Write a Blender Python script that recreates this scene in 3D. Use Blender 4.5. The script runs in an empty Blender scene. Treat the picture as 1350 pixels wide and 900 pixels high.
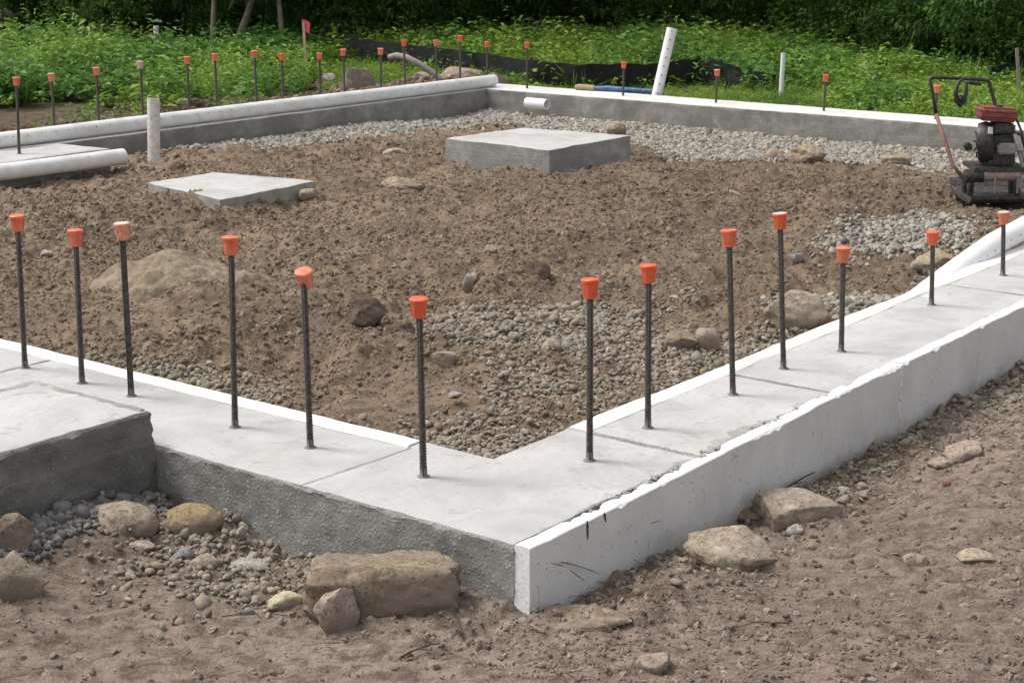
import bpy, bmesh, math, random
import numpy as np
from mathutils import Vector, Matrix, Euler

# ------------------------------------------------------------------ camera, sky, sun
scene = bpy.context.scene
COL = scene.collection
random.seed(7)
rng = np.random.default_rng(11)

CAM = np.array([-3.399, -2.603, 1.65])
YAW, PITCH = 0.654474, 0.247290
cam_data = bpy.data.cameras.new("camera")
cam_data.sensor_width = 36.0
cam_data.lens = 2218.19 / 1350.0 * 36.0
cam_data.clip_start = 0.05
cam_data.clip_end = 2000.0
cam = bpy.data.objects.new("camera", cam_data)
COL.objects.link(cam)
_f = Vector((math.cos(YAW) * math.cos(PITCH), math.sin(YAW) * math.cos(PITCH), -math.sin(PITCH)))
_r = Vector((math.sin(YAW), -math.cos(YAW), 0.0))
_u = _r.cross(_f)
cam.matrix_world = Matrix(((_r.x, _u.x, -_f.x, CAM[0]), (_r.y, _u.y, -_f.y, CAM[1]),
                           (_r.z, _u.z, -_f.z, CAM[2]), (0, 0, 0, 1)))
scene.camera = cam

SUN_ELEV, SUN_AZ = math.radians(58), math.radians(112)      # azimuth measured from +x towards +y
world = bpy.data.worlds.new("World")
scene.world = world
world.use_nodes = True
wn, wl = world.node_tree.nodes, world.node_tree.links
wn.clear()
sky = wn.new("ShaderNodeTexSky")
sky.sky_type = 'NISHITA'
sky.sun_disc = False
sky.sun_elevation = SUN_ELEV
sky.sun_rotation = math.radians(90) - SUN_AZ
sky.air_density = 1.0
sky.dust_density = 4.0
hs = wn.new("ShaderNodeHueSaturation")                      # an overcast sky: almost no blue
hs.inputs["Saturation"].default_value = 0.22
bg = wn.new("ShaderNodeBackground")
bg.inputs["Strength"].default_value = 0.13
wo = wn.new("ShaderNodeOutputWorld")
wl.new(sky.outputs[0], hs.inputs["Color"])
wl.new(hs.outputs[0], bg.inputs["Color"])
wl.new(bg.outputs[0], wo.inputs["Surface"])

sun_data = bpy.data.lights.new("sun", 'SUN')
sun_data.energy = 1.25
sun_data.angle = math.radians(16)
sun_data.color = (1.0, 0.96, 0.9)
sun = bpy.data.objects.new("sun", sun_data)
COL.objects.link(sun)
_d = Vector((math.cos(SUN_AZ) * math.cos(SUN_ELEV), math.sin(SUN_AZ) * math.cos(SUN_ELEV), math.sin(SUN_ELEV)))
sun.rotation_euler = _d.to_track_quat('Z', 'Y').to_euler()
sun.location = (0, 0, 30)

scene.view_settings.view_transform = 'Standard'
scene.view_settings.look = 'None'
scene.view_settings.gamma = 1.0
scene.view_settings.exposure = 0.74
scene.view_settings.use_curve_mapping = False

# ------------------------------------------------------------------ noise and ground heights
def _hash2(ix, iy, s=0):
    h = (ix.astype(np.int64) * 374761393 + iy.astype(np.int64) * 668265263 + s * 974634577) & 0xFFFFFFFF
    h = ((h ^ (h >> 13)) * 1274126177) & 0xFFFFFFFF
    h = ((h ^ (h >> 16)) * 2246822519) & 0xFFFFFFFF
    return ((h ^ (h >> 15)) & 0xFFFFFF) / float(0xFFFFFF)

def _sm(t):
    return t * t * (3 - 2 * t)

def vn(x, y, s=0):
    """value noise, -1..1"""
    ix, iy = np.floor(x), np.floor(y)
    fx, fy = _sm(x - ix), _sm(y - iy)
    a, b = _hash2(ix, iy, s), _hash2(ix + 1, iy, s)
    c, d = _hash2(ix, iy + 1, s), _hash2(ix + 1, iy + 1, s)
    return 2 * ((a * (1 - fx) + b * fx) * (1 - fy) + (c * (1 - fx) + d * fx) * fy) - 1

def fbm(x, y, s=0, n=4):
    t, a = np.zeros_like(x, dtype=float), 1.0
    for k in range(n):
        t += a * vn(x * 2 ** k + 17.3 * k, y * 2 ** k - 9.1 * k, s + k)
        a *= 0.5
    return t

def clods(x, y, cell, s=0, fill=0.75):
    """round lumps, one in most cells of a jittered grid; heights 0..1 in units of cell"""
    gx, gy = np.floor(x / cell), np.floor(y / cell)
    out = np.zeros_like(x, dtype=float)
    for dx in (-1, 0, 1):
        for dy in (-1, 0, 1):
            cx, cy = gx + dx, gy + dy
            px = (cx + _hash2(cx, cy, s)) * cell
            py = (cy + _hash2(cx, cy, s + 1)) * cell
            r = cell * (0.25 + 0.55 * _hash2(cx, cy, s + 2) ** 2)
            on = _hash2(cx, cy, s + 3) < fill
            q = 1 - ((x - px) ** 2 + (y - py) ** 2) / (r * r)
            out = np.maximum(out, np.where(on, np.sqrt(np.maximum(q, 0)) * r / cell, 0))
    return out

def ss(a, b, t):
    return _sm(np.clip((t - a) / (b - a), 0, 1))

def bump(x, y, cx, cy, rx, ry):
    return np.exp(-((x - cx) / rx) ** 2 - ((y - cy) / ry) ** 2)

def h_inside(x, y):
    z = -0.155 + 0.065 * bump(x, y, 3.4, 3.2, 2.4, 2.0) + 0.02 * vn(x * .9, y * .9, 5)
    z = z + 0.05 * bump(x, y, 1.9, 1.5, .7, .7) * 0.3
    z = z + 0.02 * bump(x, y, 3.7, 4.95, .3, .3) + 0.035 * bump(x, y, 3.6, 5.6, .3, .5)      # soil heaped on the left edge of the low pad
    z = z + 0.07 * bump(x, y, 6.05, 4.35, .22, .12) + 0.06 * bump(x, y, 6.9, 4.2, .25, .18)
    z = z + 0.06 * bump(x, y, 7.7, 4.75, .3, .3) - .055 * bump(x, y, 4.3, 4.95, .42, .2)
    z = z + 0.05 * bump(x, y, 7.1, 3.2, .5, .4)
    z = z - 0.03 * ss(7.6, 8.6, x)
    z = z - 0.02 * np.maximum(ss(.9, .6, y), ss(1.0, .65, x))
    return z

def h_outside(x, y):
    base = -0.205 + 0.012 * vn(x * 1.1, y * 1.1, 3)
    zr = np.interp(x, [-.5, 0, .15, .6, 1.1, 2, 3.6, 6], [-.19, -.185, -.222, -.232, -.258, -.262, -.25, -.25])
    wr = np.exp(-(np.clip(-y - .05, 0, 9) / .28) ** 2) * ss(-.25, .05, x)
    bank = 0.09 * ss(.25, .75, -y) * ss(.7, 2.2, x)
    zl = np.interp(y, [-.3, 0, .1, .8, 1.16, 1.4, 3], [-.19, -.175, -.182, -.24, -.205, -.19, -.19])
    wl_ = np.exp(-(np.clip(-x, 0, 9) / .25) ** 2) * ss(-.2, .02, y) * (x < .3)
    z = base + bank
    z = np.where(y < 0, z * (1 - wr) + zr * wr, z)
    z = np.where(y >= 0, z * (1 - wl_) + zl * wl_, z)
    z = z + 0.075 * bump(x, y, -.5, 1.42, .45, .09)                # gravel banked against the pier
    z = z + .045 * bump(x, y, -.42, 1.27, .30, .10) + .045 * bump(x, y, -.10, 1.06, .12, .16)
    z = z + .03 * bump(x, y, .45, -.22, .35, .12)
    return z
ROCKS = [
    ('boulder', 'tan boulder with a steep rounded face beside the lower left edge of the dirt', -0.765, 1.142, -0.196, 0.14, 0.112, 0.145, 0.2, 0.5, 'tan', 0.0, None),
    ('boulder', 'brown dusty boulder just behind the tan one at the left edge', -0.624, 1.365, -0.141, 0.136, 0.109, 0.115, 0.3, 0.5, 'brown', 0.0, None),
    ('boulder', 'tan low boulder half buried below the end of the raised concrete pier', -0.284, 1.278, -0.158, 0.228, 0.182, 0.085, 0.35, 0.5, 'tan', 0.0, None),
    ('stone', 'ochre yellow round stone tucked where the pier meets the footing', -0.145, 1.11, -0.17, 0.177, 0.124, 0.09, 0.2, 0.3, 'ochre', 0.0, None),
    ('boulder', 'large flat-topped block of brown rock lying in front of the bare footing face', -0.208, 0.292, -0.203, 0.438, 0.184, 0.164, 0.18, 0.95, 'brown', 0.06, None),
    ('boulder', 'upright pinkish tan rock in front of the large flat-topped block', -0.379, 0.304, -0.208, 0.127, 0.07, 0.134, 0.2, 0.55, 'pink', 0.4, None),
    ('stone', 'pale yellow angular stone beside the large flat-topped block', -0.355, 0.513, -0.205, 0.11, 0.077, 0.059, 0.1, 0.6, 'yellow', 0.3, None),
    ('stone', 'knobbly tan stone lying in the grey pebbles below the footing face', -0.288, 0.908, -0.204, 0.095, 0.066, 0.058, 0.1, 0.5, 'tan', 0.0, None),
    ('stone', 'flat pale slab of stone lying in the pebbles below the footing face', -0.173, 0.845, -0.216, 0.138, 0.124, 0.029, 0.25, 0.6, 'grey', 0.0, None),
    ('stone', 'flat pinkish stone lying on the dirt in front of the low tan boulder', -0.327, 1.16, -0.187, 0.099, 0.089, 0.03, 0.25, 0.5, 'pink', 0.0, None),
    ('stone', 'smooth grey oval stone beside the knobbly tan stone', -0.281, 1.006, -0.2, 0.056, 0.045, 0.044, 0.1, 0.15, 'bluegrey', 0.0, None),
    ('stone', 'tilted brown stone flake against the bottom of the bare footing face', -0.077, 0.842, -0.226, 0.052, 0.026, 0.052, 0.1, 0.6, 'brown', 0.8, None),
    ('stone', 'small brown stone wedged at the foot of the pier corner', -0.078, 1.375, -0.163, 0.043, 0.03, 0.042, 0.1, 0.5, 'brown', 0.0, None),
    ('boulder', 'low sloping tan boulder below the outer foam board', 0.718, -0.256, -0.212, 0.279, 0.251, 0.09, 0.35, 0.6, 'tan', 0.2, None),
    ('boulder', 'square tan block of rock leaning by the outer foam board', 1.229, -0.201, -0.247, 0.258, 0.207, 0.104, 0.15, 0.8, 'tan', 0.35, None),
    ('stone', 'small dark brown stone wedged between the square tan block and the foam', 1.155, -0.068, -0.258, 0.088, 0.062, 0.044, 0.1, 0.5, 'brown', 0.0, None),
    ('stone', 'round grey stone lying in front of the square tan block', 1.091, -0.28, -0.235, 0.066, 0.053, 0.036, 0.2, 0.15, 'grey', 0.0, None),
    ('boulder', 'flat buried tan rock on the bank at the right edge of the picture', 2.06, -0.424, -0.201, 0.148, 0.134, 0.058, 0.35, 0.6, 'pink', 0.0, None),
    ('stone', 'pinkish wedge of stone beside the flat buried rock on the bank', 1.955, -0.384, -0.215, 0.1, 0.08, 0.034, 0.25, 0.5, 'pink', 0.0, None),
    ('stone', 'thin pale stone lying flat on the raked dirt at the lower right', 1.136, -0.856, -0.189, 0.12, 0.096, 0.025, 0.3, 0.6, 'tan', 0.0, None),
    ('stone', 'dull buried stone left of the thin pale stone on the raked dirt', 1.021, -0.713, -0.197, 0.074, 0.059, 0.028, 0.4, 0.5, 'pink', 0.0, None),
    ('stone', 'pale buried stone near the bottom edge of the raked dirt', -0.051, -0.485, -0.206, 0.09, 0.081, 0.049, 0.5, 0.5, 'pink', 0.0, None),
    ('stone', 'small reddish pebble on the dirt bank near the right edge', 1.678, -0.524, -0.182, 0.03, 0.027, 0.024, 0.15, 0.1, 'red', 0.0, None),
    ('stone', 'broad flat tan stone buried at the foot of the foam board corner', 0.06, -0.174, -0.194, 0.295, 0.148, 0.031, 0.5, 0.5, 'brown', 0.0, None),
    ('boulder', 'sandy tan mound of crusted rock in the middle of the left dirt', 2.096, 3.763, -0.111, 0.663, 0.597, 0.149, 0.3, 0.25, 'sand', 0.0, None),
    ('boulder', 'tan boulder beside the inner foam strip of the right footing', 3.184, 0.852, -0.132, 0.336, 0.235, 0.168, 0.2, 0.6, 'tan', 0.2, None),
    ('stone', 'left of two brown stones lying in gravel behind the rebar', 2.541, 1.049, -0.127, 0.147, 0.118, 0.074, 0.2, 0.5, 'brown', 0.0, None),
    ('stone', 'right of two brown stones lying in gravel behind the rebar', 2.631, 0.971, -0.129, 0.116, 0.093, 0.082, 0.2, 0.6, 'pink', 0.0, None),
    ('dirt_clod', 'large dark clod of damp earth in the middle of the dirt', 3.211, 2.325, -0.113, 0.159, 0.127, 0.097, 0.2, 0.3, 'clod', 0.0, None),
    ('stone', 'tan square stone at the edge of the gravel behind the middle rebar', 1.671, 1.632, -0.115, 0.101, 0.081, 0.06, 0.2, 0.75, 'tan', 0.0, None),
    ('stone', 'small pale upright stone in the middle of the dirt', 2.787, 2.413, -0.106, 0.055, 0.044, 0.084, 0.2, 0.4, 'grey', 0.0, None),
    ('stone', 'small pale stone leaning on the upright one in the dirt', 2.915, 2.474, -0.105, 0.063, 0.051, 0.061, 0.2, 0.4, 'tan', 0.0, None),
    ('dirt_clod', 'broad crumbly clod of earth left of the middle rebar', 2.067, 2.419, -0.107, 0.18, 0.162, 0.097, 0.35, 0.2, 'clod', 0.0, None),
    ('dirt_clod', 'dark clod of earth with a hollow beneath beside the middle rebar', 1.903, 2.06, -0.111, 0.117, 0.094, 0.066, 0.2, 0.4, 'clod', 0.0, None),
    ('boulder', 'tan crusted rock at the edge of the far gravel near the compactor', 7.88, 3.29, -0.136, 0.315, 0.252, 0.135, 0.3, 0.4, 'sand', 0.0, None),
    ('stone', 'smaller tan rock at the gravel edge between crusted rock and compactor', 8.541, 2.861, -0.185, 0.231, 0.184, 0.078, 0.3, 0.4, 'sand', 0.0, None),
    ('stone', 'low tan rock left of the crusted rock at the gravel edge', 7.893, 3.56, -0.142, 0.189, 0.151, 0.083, 0.4, 0.4, 'sand', 0.0, None),
    ('stone', 'pale grey stone alone on dirt before the far crusted rock', 6.135, 2.878, -0.144, 0.109, 0.087, 0.063, 0.2, 0.5, 'grey', 0.0, None),
    ('dirt_clod', 'pointed brown clod standing behind the tall concrete pad', 8.816, 5.621, -0.194, 0.185, 0.148, 0.113, 0.2, 0.3, 'sand', 0.0, None),
    ('stone', 'round tan stone against the exposed side of the low pad', 4.453, 5.101, -0.159, 0.129, 0.103, 0.086, 0.15, 0.3, 'tan', 0.0, None),
    ('stone', 'flat tan stone on the dirt left of the tall concrete pad', 6.329, 5.996, -0.149, 0.192, 0.154, 0.072, 0.3, 0.4, 'tan', 0.0, None),
    ('boulder', 'low tan rock behind the rebar close to the white pipe end', 4.873, 0.924, -0.14, 0.262, 0.209, 0.086, 0.3, 0.4, 'sand', 0.0, None),
    ('stone', 'tan stone on the dirt near the large dark clod', 3.534, 2.864, -0.088, 0.081, 0.065, 0.04, 0.25, 0.4, 'tan', 0.0, None),
    ('stone', 'pale round pebble on the dirt beyond the leaning orange cap', 3.308, 4.358, -0.128, 0.061, 0.055, 0.036, 0.2, 0.15, 'grey', 0.0, None),
    ('dirt_clod', 'long earth clod lying just before the tall concrete pad', 5.147, 4.888, -0.133, 0.307, 0.245, 0.078, 0.4, 0.2, 'sand', 0.0, None),
    ('stone', 'grey-blue stone in the gravel beside the right footing', 4.481, 1.534, -0.13, 0.08, 0.064, 0.048, 0.2, 0.4, 'bluegrey', 0.0, None),
    ('stone', 'grey stone on the left dirt beside the second rebar', 2.129, 4.792, -0.125, 0.081, 0.065, 0.04, 0.2, 0.4, 'grey', 0.0, None),
    ('stone', 'tan angular stone in gravel before the two brown stones', 2.106, 1.417, -0.115, 0.088, 0.071, 0.057, 0.25, 0.5, 'tan', 0.0, None),
    ('stone', 'pale flat stone in gravel right of the middle rebar', 1.346, 1.309, -0.121, 0.057, 0.052, 0.022, 0.2, 0.4, 'grey', 0.0, None),
    ('boulder', 'grey angular rock standing in weeds behind the long white pipe', 10.223, 9.948, -0.2, 0.337, 0.236, 0.26, 0.2, 0.8, 'greypink', 0.3, None),
    ('stone', 'grey half hidden rock in weeds beside the flagged stake', 10.578, 11.105, -0.2, 0.173, 0.139, 0.113, 0.2, 0.5, 'grey', 0.0, None),
    ('stone', 'pale rock in weeds right of the flagged stake', 10.616, 10.761, -0.2, 0.172, 0.138, 0.129, 0.2, 0.5, 'grey', 0.0, None),
    ('boulder', 'tan broken rock on the soil mound under the grey bent pipe', 11.014, 9.733, -0.2, 0.287, 0.23, 0.173, 0.2, 0.6, 'pink', 0.0, None),
    ('boulder', 'big tan rounded rock on the soil mound behind the pipe', 11.354, 9.43, -0.2, 0.54, 0.432, 0.22, 0.25, 0.5, 'pink', 0.0, None),
    ('boulder', 'brown square rock at the right end of the soil mound', 11.254, 8.848, -0.2, 0.249, 0.199, 0.192, 0.2, 0.7, 'brown', 0.0, None),
    ('boulder', 'pale grey boulder far off in the top left corner of the weeds', 13.537, 20.767, -0.2, 0.44, 0.352, 0.425, 0.1, 0.4, 'grey', 0.0, None),
    ('stone', 'small stone in weeds left of the grey angular rock', 8.01, 10.292, -0.2, 0.136, 0.109, 0.092, 0.2, 0.5, 'pink', 0.0, None),
]
FRONT_BARS = [
    (0.344, 2.583, 0.582, 0.011),
    (0.338, 2.241, 0.567, 0.011),
    (0.335, 1.965, 0.622, 0.000),
    (0.298, 1.397, 0.644, 0.012),
    (0.290, 1.042, 0.578, -0.005),
    (0.292, 0.568, 0.555, -0.007),
    (0.726, 0.256, 0.580, -0.005),
    (1.129, 0.301, 0.553, -0.009),
    (1.652, 0.281, 0.595, -0.033),
    (2.075, 0.309, 0.593, -0.037),
    (2.446, 0.257, 0.414, -0.011),
    (3.422, 0.314, 0.327, -0.013),
    (4.218, 0.307, 0.305, -0.018),
]
BACK_BARS = [
    (4.701, 8.03, 0.493, 0.0),
    (5.128, 8.03, 0.509, 0.0),
    (5.577, 8.03, 0.527, 0.0),
    (6.066, 8.03, 0.532, 0.0),
    (6.376, 8.03, 0.537, 0.0),
    (6.838, 8.03, 0.534, 0.0),
    (7.155, 8.03, 0.489, 0.0),
    (7.629, 8.03, 0.466, 0.0),
    (7.946, 8.03, 0.481, 0.0),
    (8.440, 8.03, 0.458, 0.0),
    (8.785, 8.03, 0.515, 0.0),
    (9.253, 8.03, 0.489, 0.0),
    (9.613, 8.03, 0.513, 0.0),
    (9.98, 7.978, 0.436, 0.0),
    (9.98, 7.474, 0.450, 0.0),
    (9.98, 6.334, 0.316, 0.0),
    (9.98, 5.315, 0.299, 0.0),
    (9.98, 4.224, 0.312, 0.0),
    (9.98, 3.185, 0.281, 0.0),
]
FENCE = [
    (13.474, 13.611, -0.016),
    (12.807, 12.472, 0.013),
    (12.369, 11.579, -0.004),
    (12.086, 10.595, 0.042),
    (12.007, 10.060, 0.038),
    (11.931, 9.545, 0.042),
    (11.752, 8.754, 0.035),
    (11.853, 8.203, 0.008),
    (12.057, 7.937, 0.008),
    (12.312, 7.605, 0.015),
    (12.660, 7.430, 0.034),
    (12.983, 7.293, 0.053),
    (12.894, 6.985, -0.034),
    (12.876, 6.733, -0.093),
    (12.896, 6.302, -0.135),
]
FENCE2 = [
    (14.798, 4.644, -0.116),
    (15.172, 4.582, -0.073),
    (15.616, 4.443, -0.011),
    (15.800, 4.202, 0.023),
]
# ------------------------------------------------------------------ helpers
def mesh_np(name, verts, faces, mats=(), midx=None, smooth=False):
    verts = np.asarray(verts, dtype=np.float32)
    me = bpy.data.meshes.new(name)
    if isinstance(faces, np.ndarray):
        n, k = faces.shape
        me.vertices.add(len(verts)); me.vertices.foreach_set("co", verts.ravel())
        me.loops.add(n * k); me.loops.foreach_set("vertex_index", faces.astype(np.int32).ravel())
        me.polygons.add(n)
        me.polygons.foreach_set("loop_start", (np.arange(n) * k).astype(np.int32))
        me.update(calc_edges=True)
    else:
        me.from_pydata([tuple(v) for v in verts.tolist()], [], faces)
    for m in mats:
        me.materials.append(m)
    if midx is not None:
        me.polygons.foreach_set("material_index", np.asarray(midx, dtype=np.int32))
    me.polygons.foreach_set("use_smooth", np.full(len(me.polygons), bool(smooth)))
    me.update()
    return me

def link(name, me, parent=None, loc=None):
    o = bpy.data.objects.new(name, me)
    COL.objects.link(o)
    if parent is not None:
        o.parent = parent
    if loc is not None:
        o.location = loc
    return o

def tag(o, label=None, cat=None, group=None, kind=None):
    if label: o["label"] = label
    if cat: o["category"] = cat
    if group: o["group"] = group
    if kind: o["kind"] = kind
    return o

def thing(name, label, cat, loc=(0, 0, 0), rot=(0, 0, 0), group=None):
    o = link(name, None)
    o.location, o.rotation_euler = loc, rot
    return tag(o, label, cat, group)

class MB:
    """collects shapes for one mesh object"""
    def __init__(self):
        self.v, self.f, self.m = [], [], []
    def add(self, vs, fs, mi=0):
        n = len(self.v)
        self.v += [tuple(map(float, p)) for p in vs]
        self.f += [tuple(i + n for i in q) for q in fs]
        self.m += [mi] * len(fs)
    def tube(self, pts, radii, n=10, mi=0, cap=True):
        pts = [Vector(p) for p in pts]
        if not hasattr(radii, '__len__'):
            radii = [radii] * len(pts)
        rings, prev = [], None
        for i, p in enumerate(pts):
            t = (pts[min(i + 1, len(pts) - 1)] - pts[max(i - 1, 0)]).normalized()
            if prev is None:
                a = t.orthogonal().normalized()
            else:
                a = (prev - t * prev.dot(t)).normalized()
            prev = a
            b = t.cross(a)
            rings.append([p + (a * math.cos(2 * math.pi * k / n) + b * math.sin(2 * math.pi * k / n)) * radii[i] for k in range(n)])
        vs = [q for r in rings for q in r]
        fs = []
        for i in range(len(rings) - 1):
            for k in range(n):
                fs.append((i * n + k, i * n + (k + 1) % n, (i + 1) * n + (k + 1) % n, (i + 1) * n + k))
        if cap:
            fs.append(tuple(range(n - 1, -1, -1)))
            fs.append(tuple((len(rings) - 1) * n + k for k in range(n)))
        self.add(vs, fs, mi)
    def lathe(self, prof, n=20, mi=0, cap=(True, True)):
        vs, fs = [], []
        for r, z in prof:
            for k in range(n):
                a = 2 * math.pi * k / n
                vs.append((r * math.cos(a), r * math.sin(a), z))
        for i in range(len(prof) - 1):
            for k in range(n):
                fs.append((i * n + k, i * n + (k + 1) % n, (i + 1) * n + (k + 1) % n, (i + 1) * n + k))
        if cap[0]: fs.append(tuple(range(n - 1, -1, -1)))
        if cap[1]: fs.append(tuple((len(prof) - 1) * n + k for k in range(n)))
        self.add(vs, fs, mi)
    def box(self, c, s, mi=0, rot=None, r=0.0, seg=2):
        bm = bmesh.new()
        bmesh.ops.create_cube(bm, size=1.0)
        for v in bm.verts:
            v.co = Vector((v.co.x * s[0], v.co.y * s[1], v.co.z * s[2]))
        if r > 0:
            bmesh.ops.bevel(bm, geom=bm.edges[:], offset=r, segments=seg, affect='EDGES')
        M = Matrix.Translation(c) @ (rot.to_matrix().to_4x4() if rot is not None else Matrix())
        bm.transform(M)
        bm.verts.index_update()
        self.add([v.co[:] for v in bm.verts], [tuple(v.index for v in f.verts) for f in bm.faces], mi)
        bm.free()
    def build(self, name, mats, parent=None, smooth=False, angle=None):
        if not isinstance(mats, (list, tuple)): mats = [mats]
        me = mesh_np(name, self.v, self.f, mats, self.m, smooth)
        if angle is not None:
            me.set_sharp_from_angle(angle=math.radians(angle))
        return link(name, me, parent)

# ------------------------------------------------------------------ materials
def mat_new(name):
    m = bpy.data.materials.new(name)
    m.use_nodes = True
    nt = m.node_tree
    nt.nodes.clear()
    out = nt.nodes.new("ShaderNodeOutputMaterial")
    b = nt.nodes.new("ShaderNodeBsdfPrincipled")
    nt.links.new(b.outputs[0], out.inputs[0])
    return m, nt, b, out

def N(nt, t, **kw):
    n = nt.nodes.new(t)
    for k, v in kw.items():
        setattr(n, k, v)
    return n

def coords(nt, kind="Object", scale=None):
    tc = N(nt, "ShaderNodeTexCoord")
    if scale is None:
        return tc.outputs[kind]
    mp = N(nt, "ShaderNodeMapping")
    mp.inputs["Scale"].default_value = scale
    nt.links.new(tc.outputs[kind], mp.inputs["Vector"])
    return mp.outputs[0]

def noise(nt, vec, scale, detail=4, rough=.55, dist=0.0):
    n = N(nt, "ShaderNodeTexNoise")
    n.inputs["Scale"].default_value = scale
    n.inputs["Detail"].default_value = detail
    n.inputs["Roughness"].default_value = rough
    n.inputs["Distortion"].default_value = dist
    nt.links.new(vec, n.inputs["Vector"])
    return n.outputs["Fac"]

def ramp(nt, fac, stops):
    r = N(nt, "ShaderNodeValToRGB")
    el = r.color_ramp.elements
    while len(el) < len(stops):
        el.new(0.5)
    for e, (p, c) in zip(el, stops):
        e.position = p
        e.color = (*c, 1) if len(c) == 3 else c
    nt.links.new(fac, r.inputs[0])
    return r.outputs[0]

def g(v): return (v, v, v)

def mixc(nt, fac, a, b, mode='MIX'):
    m = N(nt, "ShaderNodeMix", data_type='RGBA', blend_type=mode)
    if isinstance(fac, float): m.inputs[0].default_value = fac
    else: nt.links.new(fac, m.inputs[0])
    for i, s in ((6, a), (7, b)):
        if isinstance(s, tuple): m.inputs[i].default_value = (*s, 1)
        else: nt.links.new(s, m.inputs[i])
    return m.outputs[2]

def math_(nt, op, a, b=None):
    m = N(nt, "ShaderNodeMath", operation=op)
    for i, s in enumerate((a, b)):
        if s is None: continue
        if isinstance(s, (int, float)): m.inputs[i].default_value = s
        else: nt.links.new(s, m.inputs[i])
    return m.outputs[0]

def bump_(nt, b, h, strength=.4, dist=.01):
    n = N(nt, "ShaderNodeBump")
    n.inputs["Strength"].default_value = strength
    n.inputs["Distance"].default_value = dist
    nt.links.new(h, n.inputs["Height"])
    nt.links.new(n.outputs[0], b.inputs["Normal"])

M = {}

def dirt_mat(name, dark, mid, light, scale=1.0, drift=None, raked=False):
    m, nt, b, o = mat_new(name)
    v = coords(nt)
    big = noise(nt, v, 1.3 * scale, 3)
    mid_n = noise(nt, v, 14, 5, .6)
    fine = noise(nt, v, 120, 3, .65)
    if drift:                                                # the soil turns from sandy to brown across the site
        sx = N(nt, "ShaderNodeSeparateXYZ"); nt.links.new(v, sx.inputs[0])
        big = math_(nt, 'ADD', big, math_(nt, 'ADD', math_(nt, 'MULTIPLY', sx.outputs[0], drift[0]), math_(nt, 'ADD', math_(nt, 'MULTIPLY', sx.outputs[1], drift[1]), drift[2])))
    c1 = ramp(nt, big, [(.32, mid), (.5, tuple(.5 * (p + q) for p, q in zip(mid, light))), (.68, light)])
    c2 = mixc(nt, ramp(nt, mid_n, [(.34, g(.9)), (.56, g(0))]), c1, dark)
    c3 = mixc(nt, ramp(nt, fine, [(.42, g(0)), (.72, g(.45))]), c2, light)
    c4 = mixc(nt, ramp(nt, noise(nt, v, 55, 3, .6), [(.3, g(.5)), (.5, g(0))]), c3, dark)
    if raked:                                               # drawn out by the rake
        mp = N(nt, "ShaderNodeMapping"); mp.inputs["Rotation"].default_value = (0, 0, math.radians(90) - YAW)
        mp2 = N(nt, "ShaderNodeMapping"); mp2.inputs["Scale"].default_value = (9, 40, 20)
        nt.links.new(v, mp.inputs["Vector"]); nt.links.new(mp.outputs[0], mp2.inputs["Vector"])
        st = noise(nt, mp2.outputs[0], 1.0, 5, .7, .4)
        c4 = mixc(nt, ramp(nt, st, [(.34, g(.8)), (.48, g(0))]), c4, dark)
        c4 = mixc(nt, ramp(nt, st, [(.54, g(0)), (.70, g(.6))]), c4, light)
    nt.links.new(c4, b.inputs["Base Color"])
    b.inputs["Roughness"].default_value = .95
    b.inputs["Specular IOR Level"].default_value = .15
    h = math_(nt, 'ADD', math_(nt, 'MULTIPLY', noise(nt, v, 160, 4, .7), .6), math_(nt, 'MULTIPLY', noise(nt, v, 45, 4, .6), 1.0))
    if raked: h = math_(nt, 'ADD', h, math_(nt, 'MULTIPLY', st, 1.2))
    bump_(nt, b, h, 1.0, .012)
    return m

M['dirt'] = dirt_mat("dirt", (.088, .063, .045), (.178, .132, .097), (.285, .215, .148), drift=(-.02, .045, -.09))
M['sandpile'] = dirt_mat("sandy_soil", (.15, .113, .078), (.27, .212, .150), (.36, .295, .215))
M['dirt_out'] = dirt_mat("raked_dirt", (.112, .085, .067), (.228, .175, .139), (.325, .258, .207), raked=True)
M['field_soil'] = dirt_mat("field_soil", (.04, .033, .02), (.10, .078, .052), (.16, .125, .085))

def clod_mat(name, stops):
    m, nt, b, o = mat_new(name)
    oi = N(nt, "ShaderNodeObjectInfo")
    v = coords(nt)
    c = ramp(nt, oi.outputs["Random"], stops)
    c = mixc(nt, ramp(nt, noise(nt, v, 2.2, 4, .65), [(.35, g(.35)), (.6, g(0))]), c, tuple(x * .7 for x in stops[0][1]))
    nt.links.new(c, b.inputs["Base Color"])
    b.inputs["Roughness"].default_value = .92
    b.inputs["Specular IOR Level"].default_value = .2
    bump_(nt, b, noise(nt, v, 5, 4, .7), .5, .0025)
    return m

M['clod'] = clod_mat("soil_clod", [(0, (.16, .12, .089)), (.35, (.20, .152, .113)), (.75, (.245, .187, .138)), (1, (.33, .265, .19))])
M['clod_out'] = clod_mat("soil_crumb", [(0, (.16, .125, .102)), (.5, (.24, .188, .155)), (1, (.35, .285, .235))])
M['pebble'] = clod_mat("pebble", [(0, (.16, .135, .108)), (.2, (.24, .212, .172)), (.45, (.29, .232, .168)), (.7, (.32, .288, .242)), (.88, (.22, .192, .166)), (1, (.44, .395, .33))])
M['crushed'] = clod_mat("crushed_stone", [(0, (.145, .13, .11)), (.3, (.27, .248, .21)), (.7, (.355, .328, .28)), (1, (.48, .445, .385))])
M['pebble_dk'] = clod_mat("damp_pebble", [(0, (.085, .08, .075)), (.4, (.15, .145, .14)), (.8, (.23, .215, .20)), (1, (.30, .26, .22))])

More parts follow.
